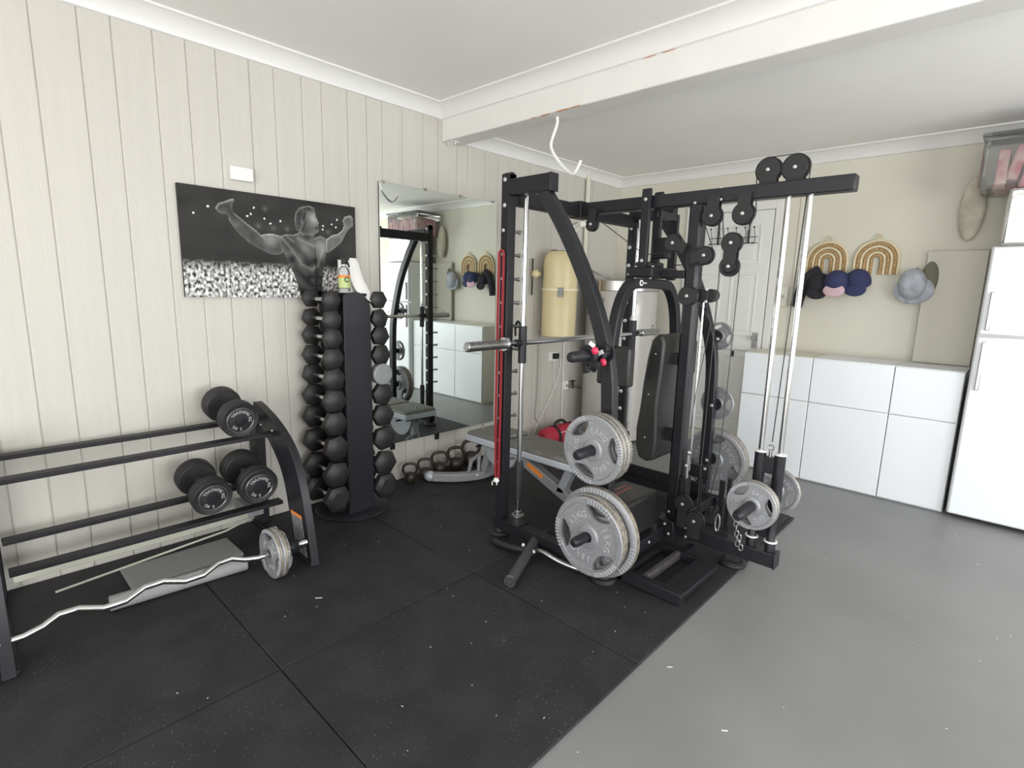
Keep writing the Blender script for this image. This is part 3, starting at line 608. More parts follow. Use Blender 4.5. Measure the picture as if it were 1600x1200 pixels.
b = MB().cyl((1.945, 2.66, .33), (1.945, 2.66, .55), .008, n=10); b.ball((1.945, 2.66, .56), .014, n=10); b.build('cable_end_sleeve', BRUSH, sm)
b = MB().span((1.915, 2.64, .16), (1.955, 2.70, .42)); b.build('pulley_bracket', BLK, sm, bevel=.004)
# dark clutter of low pulley frame
b = MB(); b.span((1.98, 2.74, .152), (2.16, 2.78, .17)); b.span((1.985, 2.75, .17), (1.99, 2.77, .42)); b.span((1.90, 2.76, .40), (2.02, 2.80, .47)); b.span((2.09, 2.75, .15), (2.115, 2.77, .42)); b.span((2.13, 2.75, .15), (2.15, 2.77, .44)); b.build('low_pulley_frame', BLK, sm)
bolts([(2.0, 2.76, .46), (1.955, 2.62, .50)], (0, -1, 0), .01)
# chrome rods and weight carriage
for x in (2.298, 2.388):
    MB().cyl((x, 2.69, .15), (x, 2.69, 1.84), .0128, n=18).build('chrome_guide_rod', CHR, sm)
    b = MB(); b.lathe([(0, .15), (.024, .15), (.024, .205), (.020, .212), (.020, .36), (0, .36)], (x, 2.69, 0), n=20); b.build('rod_socket', BLK2, sm)
    b = MB(); b.lathe([(.0205, .200), (.031, .200), (.031, .207), (.0205, .207)], (x, 2.69, 0), n=20); b.build('white_washer', WHT, sm)
b = MB()
for x in (2.298, 2.388): b.cyl((x, 2.69, .36), (x, 2.69, .645), .0265, n=22)
b.span((2.298, 2.672, .545), (2.388, 2.708, .625)); b.span((2.298, 2.668, .375), (2.388, 2.712, .45)); b.build('weight_carriage', BLK2, sm, bevel=.003)
for x in (2.298, 2.388): MB().cyl((x, 2.69, .645), (x, 2.69, .651), .030, n=20).build('white_washer', WHT, sm)
b = MB(); b.lathe([(0, 0), (.026, 0), (.026, .30), (.022, .322), (.012, .335), (0, .335)], (2.338, 2.66, .425), (0, -1, 0), 22); b.lathe([(0, 0), (.026, 0), (.026, .2), (.02, .22), (0, .22)], (2.343, 2.71, .415), (0, 1, 0), 22); b.build('plate_horn', BLK2, sm)
b = MB(); b.cyl((2.343, 2.69, .625), (2.343, 2.69, .66), .008, n=10); b.tube(arc((2.343, 2.69, .672), .013, 0, 2*PI, 12, 'xz'), .004, 6); b.build('eye_bolt', BRUSH, sm)
b = MB().span((2.305, 2.715, .20), (2.38, 2.735, .30)); b.build('rod_cross_plate', BLK2, sm)
# foot plate frame lying on the floor in front
b = MB().span((1.88, 2.12, .018), (2.205, 2.165, .07)); b.build('foot_frame_tube', BLK, sm, bevel=.003)
b = MB().span((1.985, 2.16, .02), (2.01, 2.52, .065)); b.build('foot_frame_angle', mat('scuffed_black', (.06, .055, .055), .5, noise=.4, nscale=60), sm, bevel=.002)
b = MB().span((2.095, 2.16, .035), (2.205, 2.54, .062)); b.build('foot_plate', BLK, sm, bevel=.004)
b = MB().span((1.90, 2.52, .02), (2.20, 2.545, .06)); b.span((1.99, 2.54, .03), (2.03, 2.66, .06)); b.build('foot_frame_tube', BLK, sm, bevel=.003)
b = MB().span((1.88, 2.12, .013), (1.905, 2.54, .05)); b.build('foot_frame_angle', BLK, sm, bevel=.002)
# snap hooks hanging at the upper left joint
for x, y, z in ((1.20, 2.57, 1.79), (1.235, 2.50, 1.775)):
    o = MB().tube(arc((x, y, z-.04), .016, 0, 2*PI, 16, 'xz', ry=.035), .0035, 6).build('carabiner', BRUSH)
    tag(o, 'steel snap hook hanging under the top beam, '+('nearer the bracket' if x < 1.21 else 'nearer the curved brace'), 'carabiner', 'snap hooks under the top beam')
# chain and snap hooks at the carriage
def link(c, rot):
    b = MB(); pts = []
    for k in range(16):
        a = 2*PI*k/16; v = Matrix.Rotation(rot, 3, 'Z') @ Vector((.009*math.cos(a), 0, .016*math.sin(a))); pts.append(Vector(c)+v)
    b.tube(pts, .003, 6, closed=True); return b
ch = thing('chain', (2.27, 2.56, .155), 'short steel chain with snap hook hanging below the bright plate', 'chain')
for k in range(7): link((2.245+.004*k, 2.58, .335-.025*k), (k % 2)*PI/2+.4).build('link', BRUSH, ch)
for k in range(3): link((2.275+.006*k, 2.58, .22-.025*k), (k % 2)*PI/2+.2).build('link', BRUSH, ch)
o = MB().tube(arc((2.155, 2.60, .25), .011, 0, 2*PI, 16, 'xz', ry=.045), .0045, 8).build('carabiner', BRUSH); tag(o, 'long steel snap hook hanging left of the chain', 'carabiner', 'snap hooks low on the machine')
o = MB().tube(arc((2.125, 2.64, .28), .012, 0, 2*PI, 16, 'xz', ry=.04), .006, 8).build('carabiner', BLK2); tag(o, 'black oval clip behind the long steel snap hook', 'carabiner', 'snap hooks low on the machine')
# lock jaw collars parked on the front horn
for k, (y, rz) in enumerate(((1.90, .3), (1.965, -.4))):
    cl = thing('barbell_collar', (1.80, y, 1.125), ('outer' if k == 0 else 'inner')+' black clamp collar with red buttons parked on upper horn', 'collar', 'clamp collars')
    b = MB(); b.lathe([(.025, -.014), (.041, -.014), (.046, -.008), (.046, .008), (.041, .014), (.025, .014), (.025, -.014)], (1.80, y, 1.125), (0, 1, 0), 20); b.build('ring', BLK, cl)
    b = MB().box((1.835, y, 1.09+.06*k), (.05, .03, .03), Matrix.Rotation(rz, 3, 'Y')); b.box((1.79, y, 1.07), (.03, .02, .05), Matrix.Rotation(-rz, 3, 'Y')); b.build('lever', BLK, cl, bevel=.004)
    b = MB().ball((1.845, y-.018, 1.15-.055*k), .017, (1, .7, 1), 12); b.build('red_button', PINK, cl)
    b = MB().box((1.83, y-.02, 1.175-.04*k), (.03, .004, .018), Matrix.Rotation(.5-k, 3, 'Y')); b.build('white_label', WTX, cl)
# red resistance band looped down the front post
rb = thing('resistance_band', (1.13, 2.02, .33), 'red loop resistance band stretched down front post of the machine', 'resistance band')
b = MB()
for x in (1.117, 1.150):
    b.sweep([(x, 2.028, 1.58), (x, 2.026, 1.2), (x, 2.026, .7), (x+(1.133-x)*.3, 2.028, .36)], [(-.0075, -.002), (.0075, -.002), (.0075, .002), (-.0075, .002)], up=(0, 1, 0))
b.tube(arc((1.1335, 2.028, 1.578), .0165, 0, PI, 10, 'xz'), .006, 8); b.build('band_loop', RED, rb)
b = MB(); b.ball((1.133, 2.024, .345), .017, (1.1, .8, .9), 12); b.tube(rnd([(1.12, 2.02, .34), (1.112, 2.012, .335), (1.115, 2.01, .315)]), .003, 6); b.tube(rnd([(1.14, 2.02, .34), (1.152, 2.012, .345), (1.15, 2.01, .325)]), .003, 6); b.build('cord_knot', CORDW, rb)
# bent cable bar on the floor at the front foot
fb = thing('cable_bar_attachment', (1.45, 2.0, .012), 'bent cable bar with thick rubber grip lying before machine foot', 'cable bar')
b = MB().tube(rnd([(1.20, 1.95, .035), (1.24, 1.945, .035), (1.34, 1.955, .04), (1.42, 1.985, .045)]), .017, 12); b.build('rubber_sleeve', BRUB, fb)
b = MB().cyl((1.41, 2.05, .075), (1.56, 1.70, .045), .026, n=18); b.build('rubber_grip', mat('ribbed_rubber', (.05, .048, .05), .75, bump=.8, bscale=120, stretch=(1, 1, 6)), fb)
b = MB(); b.lathe([(.018, 0), (.029, 0), (.029, .012), (.018, .012), (.018, 0)], Vector((1.564, 1.69, .044)), (-.39, .92, .08), 20); b.build('end_ring', STEEL, fb)
b = MB().cyl((1.43, 2.03, .07), (1.40, 2.17, .085), .018, n=14); b.lathe([(0, 0), (.021, 0), (.021, .008), (0, .008)], (1.40, 2.17, .085), (-.1, .95, .1), 14); b.build('grip_stub', BRUB, fb)
b = MB().tube(rnd([(1.46, 1.99, .06), (1.52, 1.985, .075), (1.60, 2.0, .05), (1.70, 2.03, .035), (1.86, 2.07, .03)]), .0125, 12); b.build('chrome_bar', STEEL, fb)
b = MB(); b.box((1.45, 1.985, .06), (.06, .05, .04), Matrix.Rotation(.5, 3, 'Z')); b.build('joint_block', BLK2, fb, bevel=.008)
bolts([(1.48, 1.955, .07), (1.40, 1.965, .075)], (.3, -1, .3), .013, parent=fb)
# loose small mat behind
tag(MB().span((1.85, 3.0, .0125), (2.24, 3.56, .024)).build('rubber_mat', RUB, bevel=.003), 'small loose black rubber mat behind the carriage at tile edge', 'mat')
# ================================================================ ADJUSTABLE BENCH
be = thing('weight_bench', (.9, 2.62, .012), 'grey adjustable weight bench with dark pads under the smith bar', 'bench')
def pad(x0, x1, y0, y1, z0, z1, name):
    o = MB().span((x0, y0, z0+.018), (x1, y1, z1)).build(name, PADT, be, bevel=.018, seg=3); 
    MB().span((x0-.003, y0-.004, z0), (x1+.003, y1+.004, z1-.022)).build('pad_side', PADS, o, bevel=.012, seg=3)
    MB().span((x0+.03, y0+.03, z0-.012), (x1-.03, y1-.03, z0)).build('pad_base', BLK, o)
pad(.38, .70, 2.47, 2.78, .325, .40, 'seat_pad'); pad(.73, 1.47, 2.475, 2.775, .325, .395, 'back_pad')
lp = [(.62+.165*math.cos(a), .315+.165*math.sin(a)) for a in [PI+PI*q/14 for q in range(15)]]; b = MB().prism(lp, 1, 2.575, 2.59); b.prism(lp, 1, 2.65, 2.665); b.build('ladder_plate', SILV, be, bevel=.002)
b = MB(); b.sweep([(.60, 2.62, .31), (.80, 2.62, .26), (1.30, 2.62, .055)], [(-.03, -.035), (.03, -.035), (.03, .035), (-.03, .035)]); b.build('main_tube', GREYP, be, bevel=.006)
b = MB(); b.box((.93, 2.589, .216), (.15, .002, .032), Matrix.Rotation(.39, 3, 'Y')); b.build('orange_label', ORG, be)
b = MB().prism([(1.19, .31), (1.25, .31), (1.17, .12), (1.11, .12)], 1, 2.59, 2.65); b.build('support_strut', SILV, be, bevel=.004)
b = MB(); b.sweep([(1.30, 2.42, .045), (1.30, 2.82, .045)], [(-.03, -.03), (.03, -.03), (.03, .03), (-.03, .03)]); b.build('front_foot', GREYP, be, bevel=.008)
b = MB(); b.sweep(rnd([(.20, 2.31, .048), (.34, 2.42, .05), (.44, 2.62, .055), (.34, 2.82, .05), (.20, 2.92, .048)], 2), [(-.032, -.03), (.032, -.03), (.032, .03), (-.032, .03)]); rf = b.build('rear_foot', GREYP, be, bevel=.01, seg=3)
for y in (2.30, 2.93):
    b = MB().ball((.185, y, .05), .045, (.95, 1.0, .84), 16); b.build('foot_cap', SILV, be)
b = MB(); b.sweep([(.42, 2.62, .07), (.50, 2.62, .29)], [(-.03, -.028), (.03, -.028), (.03, .028), (-.03, .028)]); b.build('rear_strut', GREYP, be, bevel=.005)
b = MB(); b.sweep([(.38, 2.50, .07), (.40, 2.50, .17), (.40, 2.575, .20), (.41, 2.575, .07)], [(-.012, -.012), (.012, -.012), (.012, .012), (-.012, .012)]); b.build('carry_handle', GREYP, be, bevel=.003)
b = MB().span((.452, 2.50, .07), (.454, 2.53, .08)); b.build('white_mark', WTX, be)
b = MB().tube([(.50, 2.46, .31), (.50, 2.78, .31)], .008, 8); b.build('pop_pin', BLK, be)
b = MB().cyl((.42, 2.60, .40), (.42, 2.60, .43), .008, n=8); b.build('post_pin', STEEL, be)
# ================================================================ KETTLEBELLS
for k, (y, s, x) in enumerate(((2.175, .82, .115), (2.305, .86, .12), (2.445, .98, .115), (2.60, 1.02, .12), (2.765, 1.14, .11))):
    kb = thing('kettlebell', (x, y, .012), ['smallest dark kettlebell at the left end of the row by the wall', 'second small dark kettlebell in the wall row, beside the smallest', 'middle dark kettlebell of the five along the wall', 'fourth dark kettlebell along the wall, behind the bench foot', 'largest dark kettlebell at the row end beside the bench seat'][k], 'kettlebell', 'kettlebells along the wall')
    r = .052*s; z0 = .012
    b = MB(); b.lathe([(0, 0), (r*.62, 0), (r*.9, r*.35), (r, r*.85), (r*.93, r*1.3), (r*.7, r*1.68), (r*.35, r*1.85), (0, r*1.9)], (x, y, z0), n=24); b.build('ball', IRON, kb)
    h = r*1.3; pts = rnd([(x, y-r*.55, z0+h), (x, y-r*1.25, z0+h+r*.85), (x, y-r*1.0, z0+h+r*1.9), (x, y, z0+h+r*2.1), (x, y+r*1.0, z0+h+r*1.9), (x, y+r*1.25, z0+h+r*.85), (x, y+r*.55, z0+h)], 2)
    MB().tube(pts, .012*s, 12).build('handle', IRON, kb); kb.rotation_euler.z = -.55
# ================================================================ RED SANDBAG
sb = thing('sand_bag', (.2, 3.72, .012), 'red canvas sandbag with black straps on floor by the wall', 'sandbag')
b = MB(); b.lathe([(0, 0), (.05, .0), (.078, .03), (.086, .1), (.086, .42), (.078, .49), (.05, .52), (0, .52)], (.2, 3.53, .098), (0, 1, 0), 26); b.build('bag_body', REDC, sb)
for y in (3.67, 3.89):
    b = MB(); b.lathe([(.087, 0), (.09, 0), (.09, .035), (.087, .035), (.087, 0)], (.2, y, .098), (0, 1, 0), 26); b.build('strap', BRUB, sb)
b = MB().tube(rnd([(.2, 3.70, .185), (.2, 3.73, .225), (.2, 3.82, .225), (.2, 3.87, .185)]), .012, 8); b.build('handle', BRUB, sb)
b = MB().add(text_mesh('BAG', .001, .0001), Matrix.Identity(4)) if False else MB()
for k in range(5): b.span((.268, 3.70+.03*k, .135), (.279, 3.722+.03*k, .142))
b.build('white_print', WTX, sb)
# ================================================================ WALL SERVICES
vc = thing('vacuum_canister', (.17, 3.74, .99), 'tall cream two-section vacuum canister hung on the panelled wall', 'vacuum unit')
b = MB(); b.lathe([(0, 0), (.135, 0), (.15, .012), (.152, .40), (.150, .405)], (.17, 3.74, .99), n=36); b.build('dirt_bucket', CREAM, vc)
b = MB(); b.lathe([(.150, 0), (.160, .002), (.162, .012), (.158, .022), (.150, .024)], (.17, 3.74, 1.39), n=36); b.build('rim_band', mat('pale_cream_band', (.80, .73, .52), .3), vc)
b = MB(); b.lathe([(.150, .02), (.150, .18), (.148, .24), (.135, .30), (.10, .335), (.05, .345), (0, .347)], (.17, 3.74, 1.39), n=36); b.build('motor_housing', CREAM, vc)
b = MB(); b.lathe([(.02, .345), (.09, .338), (.09, .343), (.02, .352)], (.17, 3.74, 1.395), n=24); b.build('top_vent', STEEL, vc)
b = MB().prism([(3.605, 1.34), (3.625, 1.34), (3.625, 1.42), (3.605, 1.42)], 0, .255, .30); b.build('latch', STEEL, vc)
b = MB().ball((.05, 3.55, 1.53), .035, n=14); b.cyl((.05, 3.55, 1.53), (.05, 3.60, 1.53), .02, n=10); b.build('inlet_elbow', CREAM, vc)
b = MB().tube([(.03, 3.53, 1.66), (.03, 3.53, 1.56)], .008, 8); b.tube([(.03, 3.53, 1.50), (.03, 3.53, 1.35)], .008, 8); b.build('hose_stub', BRUB, vc)
b = MB().box((.303, 3.80, 1.60), (.006, .05, .075)); b.build('orange_sticker', mat('coral_sticker', (.75, .20, .12), .5), vc)
b = MB().span((.0, 3.70, 1.1), (.03, 3.78, 1.6)); b.build('wall_bracket', STEEL, vc)
tk = thing('water_heater', (.36, 4.45, 0), 'large grey cylindrical water heater standing in the back corner', 'water heater')
b = MB(); b.lathe([(0, .02), (.32, .02), (.33, .03), (.33, 1.18), (.33, 1.189)], (.36, 4.45, 0), n=48); b.build('lower_shell', TANKM, tk)
b = MB(); b.lathe([(.33, 1.189), (.33, 1.19), (.33, 1.40), (.325, 1.41)], (.36, 4.45, 0), n=48); b.build('upper_shell', TANKM, tk)
b = MB(); b.lathe([(.331, 1.40), (.335, 1.405), (.335, 1.49), (.32, 1.505), (0, 1.52)], (.36, 4.45, 0), n=48); b.build('lid', BRUSH, tk)
b = MB().tube([(.36+.329*math.cos(a), 4.45+.329*math.sin(a), 1.187) for a in [-PI*1.05+q*PI*.6/14 for q in range(15)]], .004, 6); b.build('seam', BLK, tk)
b = MB(); b.lathe([(0, 0), (.02, 0), (.02, .03), (0, .03)], (.37, 4.12, 1.32), (0, -1, 0), 14); b.tube([(.34, 4.10, 1.325), (.37, 4.09, 1.32)], .007, 8); b.build('relief_valve', BRUSH, tk)
b = MB().tube(rnd([(.34, 4.10, 1.49), (.345, 4.10, 1.45), (.335, 4.10, 1.36), (.345, 4.10, 1.33)]), .004, 6); b.build('copper_tag', mat('copper_wire', (.75, .42, .2), .4), tk)
b = MB().tube(rnd([(.02, 4.13, 1.66), (.14, 4.18, 1.6), (.28, 4.25, 1.53), (.36, 4.3, 1.50)]), .009, 8); b.build('overflow_hose', STEEL, tk)
o = thing('water_pipe', (.05, 4.1, .2), 'grey copper pipe with tap beside the foot of water heater', 'pipe')
b = MB().tube(rnd([(.02, 4.08, .49), (.05, 4.12, .485), (.07, 4.3, .44), (.08, 4.5, .42), (.085, 4.55, .40), (.085, 4.56, .02)], 1), .009, 8); b.build('pipe', STEEL, o)
b = MB().cyl((.05, 4.15, .46), (.05, 4.15, .52), .012, n=10); b.box((.05, 4.15, .53), (.02, .06, .012)); b.build('tap', BLK, o)
b = MB().span((.0, 4.05, .45), (.02, 4.12, .53)); b.build('wall_bracket', WHT, o)
ot = thing('power_outlet', (.001, 3.89, .79), 'white wall outlet with a square black plug', 'outlet')
MB().span((.001, 3.83, .745), (.010, 3.945, .825)).build('faceplate', WHT, ot, bevel=.002); MB().span((.010, 3.87, .765), (.05, 3.925, .815)).build('plug', BLK, ot, bevel=.004)
def cord(name, pts, m, label, r=.004, parent=None):
    o = MB().tube(rnd(pts, 2), r, 6).build(name, m, parent); return tag(o, label, None if parent else 'cord')
cord('power_cord', [(.03, 3.93, .78), (.015, 3.99, .76), (.012, 4.0, .68), (.012, 3.93, .5), (.012, 3.72, .22), (.012, 3.62, .06)], CORDW, 'white cord slanting down the wall from outlet to sandbag', .004, ot)
cord('power_cord', [(.03, 3.89, .765), (.012, 3.89, .6), (.012, 3.92, .5), (.012, 4.02, .5), (.012, 4.06, .56)], CORDW, 'white cord looping in a U under the outlet', .003, ot)
cord('wall_cable', [(.012, 4.035, 1.0), (.012, 4.04, .6), (.012, 4.045, .05)], CORDW, 'pale straight cable running down wall right of the outlet', .006)
cord('power_cord', [(.012, 3.66, 1.0), (.012, 3.67, .6), (.012, 3.655, .33), (.012, 3.64, .24), (.012, 3.69, .19)], mat('grey_cord', (.30, .28, .26), .6), 'thin dark cord hanging down wall below the vacuum canister', .0035, vc)
# ================================================================ COAT HOOK RACK
hr = thing('over_door_rack', (1.2, YB-.05, 1.85), 'black wire hook rack hung over the white panel door', 'hook rack')
yh = YB-.045
for z in (1.885, 1.835): MB().tube([(1.0, yh, z), (1.42, yh, z)], .003, 6).build('rail', BLK, hr)
for x in (1.08, 1.345): MB().span((x-.006, yh-.004, 1.83), (x+.006, yh+.004, 2.11)).build('door_strap', BLK, hr)
for k in range(6):
    x = 1.02+.075*k
    b = MB().tube(rnd([(x, yh-.03, 1.96), (x+.006, yh-.012, 1.90), (x+.006, yh, 1.86), (x+.004, yh-.01, 1.825), (x, yh-.04, 1.83)]), .0025, 6); b.ball((x, yh-.03, 1.963), .008, n=8); b.ball((x, yh-.042, 1.832), .007, n=8); b.build('hook', BLK, hr)
# ================================================================ CABINETS
xsC = [1.555, 2.055, 2.56, 2.93]
for k in range(3):
    x0, x1 = xsC[k], xsC[k+1]
    cb = thing('storage_cabinet', ((x0+x1)/2, 4.64, 0), ['low white cabinet at left end of the row, nearest the door', 'middle low white cabinet against the back wall', 'narrow low white cabinet beside the tall fridge'][k], 'cabinet', 'white cabinets along the back wall')
    MB().span((x0+.001, 4.44, .0), (x1-.001, YB-.03, .945)).build('body', CABW if k else CABC, cb, bevel=.002)
    MB().span((x0+.003, 4.42, .615), (x1-.003, 4.439, .94)).build('top_door', CABW, cb, bevel=.003)
    MB().span((x0+.003, 4.42, .012), (x1-.003, 4.439, .609)).build('bottom_door', CABW, cb, bevel=.003)
fg = thing('fridge', (3.24, 4.62, 0), 'tall white upright fridge at right end of the low cabinets', 'fridge')
MB().span((2.95, 4.40, .02), (3.53, YB-.03, 1.72)).build('body', WHT, fg, bevel=.01)
MB().span((2.955, 4.36, .03), (3.525, 4.397, 1.18)).build('lower_door', CABW, fg, bevel=.012); MB().span((2.955, 4.36, 1.19), (3.525, 4.397, 1.715)).build('upper_door', CABW, fg, bevel=.012)
b = MB().span((2.985, 4.335, .85), (3.005, 4.36, 1.15)); b.span((2.985, 4.335, 1.22), (3.005, 4.36, 1.45)); b.build('handle', BRUSH, fg, bevel=.004)
fx = thing('foil_box', (3.24, 4.6, 1.72), 'silver foil wrapped box on top of the fridge', 'box'); MB().span((2.98, 4.42, 1.722), (3.5, 4.82, 2.06)).build('wrapped_box', FOIL, fx, bevel=.02)
tb = thing('storage_tub', (3.15, 4.6, 2.06), 'clear plastic tub of pink things stacked on the foil box', 'storage tub')
MB().span((2.83, 4.42, 2.063), (3.52, 4.82, 2.36)).build('tub', CLEARP, tb, bevel=.02)
b = MB()
for k in range(9): b.box((2.93+.065*k, 4.62, 2.19+.02*math.sin(k*2.1)), (.055, .30, .2), Matrix.Rotation(.2*math.sin(k), 3, 'Y'))
b.build('contents', PINKS, tb, bevel=.01); MB().span((2.82, 4.41, 2.36), (3.53, 4.83, 2.385)).build('lid', CLEARP, tb, bevel=.006)
tag(MB().span((2.60, YB-.06, .948), (2.925, YB-.03, 1.73)).build('leaning_board', mat('dull_cream_board', (.55, .53, .45), .5), bevel=.004), 'cream flat board standing behind the cabinets against the back wall', 'board')
tag(MB().ball((2.80, YB-.06, 2.0), .5, (.14, .10, .42), 20).build('cloth_bag', TANC), 'tan cloth bag hanging high on the back wall above the board', 'bag')
# keyed plaque on back wall
pl_ = thing('wall_plaque', (1.655, YB-.02, 1.39), 'small cream plaque with round peg on the wall beside the door', 'wall plate')
MB().span((1.62, YB-.016, 1.31), (1.70, YB-.001, 1.47)).build('plate', CABC, pl_, bevel=.003); MB().lathe([(0, .02), (.012, .02), (.014, .01), (.008, 0)], (1.66, YB-.017, 1.39), (0, -1, 0), 12).build('peg', BRUSH, pl_)
# rainbow hangings and caps
for k, x in enumerate((2.29, 1.96)):
    wh = thing('rope_rainbow', (x, YB-.01, 1.58), ['tan rope rainbow wall hanging farther from the door', 'tan rope rainbow wall hanging nearer the door'][k], 'wall hanging', 'rope rainbow hangings')
    for i in range(6):
        r = .03+.022*i; pts = [(x-r, YB-.02, 1.57)]+[(x+r*math.cos(a), YB-.02, 1.68+r*1.0*math.sin(a)) for a in [PI-PI*q/12 for q in range(13)]]+[(x+r, YB-.02, 1.57)]
        MB().tube(pts, .010, 8).build('rope_arch', (ROPE, ROPEL)[i % 2], wh)
    MB().tube(arc((x, YB-.02, 1.845), .02, 0, 2*PI, 12, 'xz'), .004, 6).build('hanging_loop', ROPEL, wh)
def cap(x, z, m, label, m2=None, tilt=0, y=YB-.09):
    c = thing('baseball_cap', (x, y, z), label, 'cap', 'hats hanging by the cabinets')
    b = MB(); b.lathe([(.088, 0), (.086, .04), (.07, .08), (.04, .105), (0, .112)], (x, y+.02, z), (0, -.5, .85), 22); b.build('crown', m, c)
    b = MB().ball((x, y-.05, z-.045), .5, (.15, .03, .10), 18); b.build('brim', m2 or m, c)
    MB().cyl((x, YB-.001, z+.10), (x, y, z+.11), .004, n=6).build('wall_peg', BOLT, c)
cap(2.20, 1.50, NAVY, 'navy cap hanging between the rope rainbows and fridge'); cap(2.07, 1.49, NAVY, 'navy cap with pale pink brim hanging on back wall', PKCL, y=YB-.13); cap(1.94, 1.47, DARK, 'black cap hanging right beneath the nearer rope rainbow', y=YB-.08)
jk = thing('dark_jacket', (1.80, YB-.05, 1.3), 'black jacket sleeve hanging on the back wall beside the caps', 'jacket')
b = MB(); b.sweep(rnd([(1.93, YB-.06, 1.60), (1.86, YB-.06, 1.56), (1.81, YB-.06, 1.45), (1.785, YB-.06, 1.31)]), [(.045*math.cos(2*PI*k/12), .045*math.sin(2*PI*k/12)) for k in range(12)], up=(0, 1, 0)); b.build('sleeve', DARK, jk)
bh = thing('bucket_hat', (2.58, YB-.08, 1.45), 'grey and olive bucket hat hanging beside the rope rainbow', 'hat', 'hats hanging by the cabinets')
b = MB().ball((2.54, YB-.10, 1.50), .5, (.17, .13, .22), 18); b.ball((2.55, YB-.08, 1.46), .5, (.24, .05, .20), 18); b.build('crown', GCLOTH, bh); MB().ball((2.63, YB-.06, 1.54), .5, (.10, .05, .24), 16).build('brim', OLIVE, bh); MB().cyl((2.55, YB-.001, 1.61), (2.55, YB-.08, 1.62), .004, n=6).build('wall_peg', BOLT, bh)
# ================================================================ HEX DUMBBELL TOWER
tw = thing('dumbbell_tower', (.2, 1.65, .012), 'tall black dumbbell tower with rounded top against the panelled wall', 'dumbbell tower')
pts = [(1.555, .03), (1.725, .03), (1.728, 1.26)]+[(1.63+.098*math.cos(a), 1.26+.10*math.sin(a)) for a in [PI*q/12 for q in range(1, 9)]]+[(1.56, 1.345), (1.555, 1.33)]
MB().prism(pts, 0, .352, .362).build('front_panel', BLK2, tw, bevel=.003)
b = MB().span((.20, 1.56, .03), (.353, 1.72, 1.25)); b.build('column_body', BLK, tw)
b = MB().span((.16, 1.715, .03), (.30, 1.755, 1.345)); b.span((.16, 1.53, .03), (.30, 1.565, 1.345)); b.span((.05, 1.57, .03), (.09, 1.71, 1.36)); b.span((.05, 1.57, 1.335), (.352, 1.71, 1.352)); b.build('rear_post', BLK, tw)
b = MB(); b.lathe([(0, .0), (.22, .0), (.225, .01), (.21, .022), (.10, .03), (0, .03)], (.235, 1.65, .012), n=44); b.build('base_disc', BLK, tw)
zl = [1.315, 1.205, 1.10, .985, .868, .742, .61, .463, .305, .155]
for side, yc in ((-1, 1.50), (1, 1.80)):
    for i, z in enumerate(zl):
        s = .052+.0029*i; y = yc+(.012*side*(i/9) if side > 0 else -.0*i)
        if side < 0: y = yc-.002*i
        roundh = (side > 0 and i == 4)
        nth = ['top', 'second', 'third', 'fourth', 'fifth', 'sixth', 'seventh', 'eighth', 'ninth', 'bottom'][i]
        lab = ('round cast dumbbell among hex ones, fifth from the top in right column' if roundh else '%s black hex dumbbell in the %s column of the tower' % (nth, 'left' if side < 0 else 'right'))
        db = thing('hex_dumbbell' if not roundh else 'round_dumbbell', (.215, y, z), lab, 'dumbbell', 'dumbbells on the tower')
        L = .048+.0035*i; x1 = .355+.004*i; HL = .195-.003*i; x0 = x1-L*2-HL
        for xa in (x0, x1-L):
            b = MB(); n = 22 if roundh else 6
            if roundh: b.lathe([(0, 0), (s*.9, 0), (s*1.02, .008), (s*1.02, L-.008), (s*.9, L), (0, L)], (xa, y, z), (1, 0, 0), n)
            else:
                pr = [(s*.68, 0), (s*1.08, L*.24), (s*1.08, L*.76), (s*.68, L)]
                rot = .0 if (i % 3 == 0) else (.18 if i % 3 == 1 else -.14)
                rings = []
                for r_, h_ in pr: rings.append([b.bm.verts.new((xa+h_, y+r_*math.cos(PI/3*k+rot), z+r_*math.sin(PI/3*k+rot))) for k in range(6)])
                for A, B in zip(rings, rings[1:]):
                    for k in range(6): b.bm.faces.new((A[k], A[(k+1) % 6], B[(k+1) % 6], B[k]))
                b.bm.faces.new(rings[0][::-1]); b.bm.faces.new(rings[-1])
            b.build('head', GREYP if roundh else HEX, db, bevel=0 if roundh else .003)
        MB().lathe([(0, 0), (.013, 0), (.0155, .03), (.0165, .07), (.0155, HL-.03), (.013, HL), (0, HL)], (x0+L, y, z), (1, 0, 0), 14).build('handle', CHR, db)
        # cradle arms on the tower
        b = MB(); ya, yb_ = (1.565, yc-.01) if side < 0 else (1.715, yc+.01)
        for xx in (.19, .245): b.span((xx-.004, min(ya, yb_), z-.024), (xx+.004, max(ya, yb_), z-.016))
        b.build('cradle', BLK, tw)
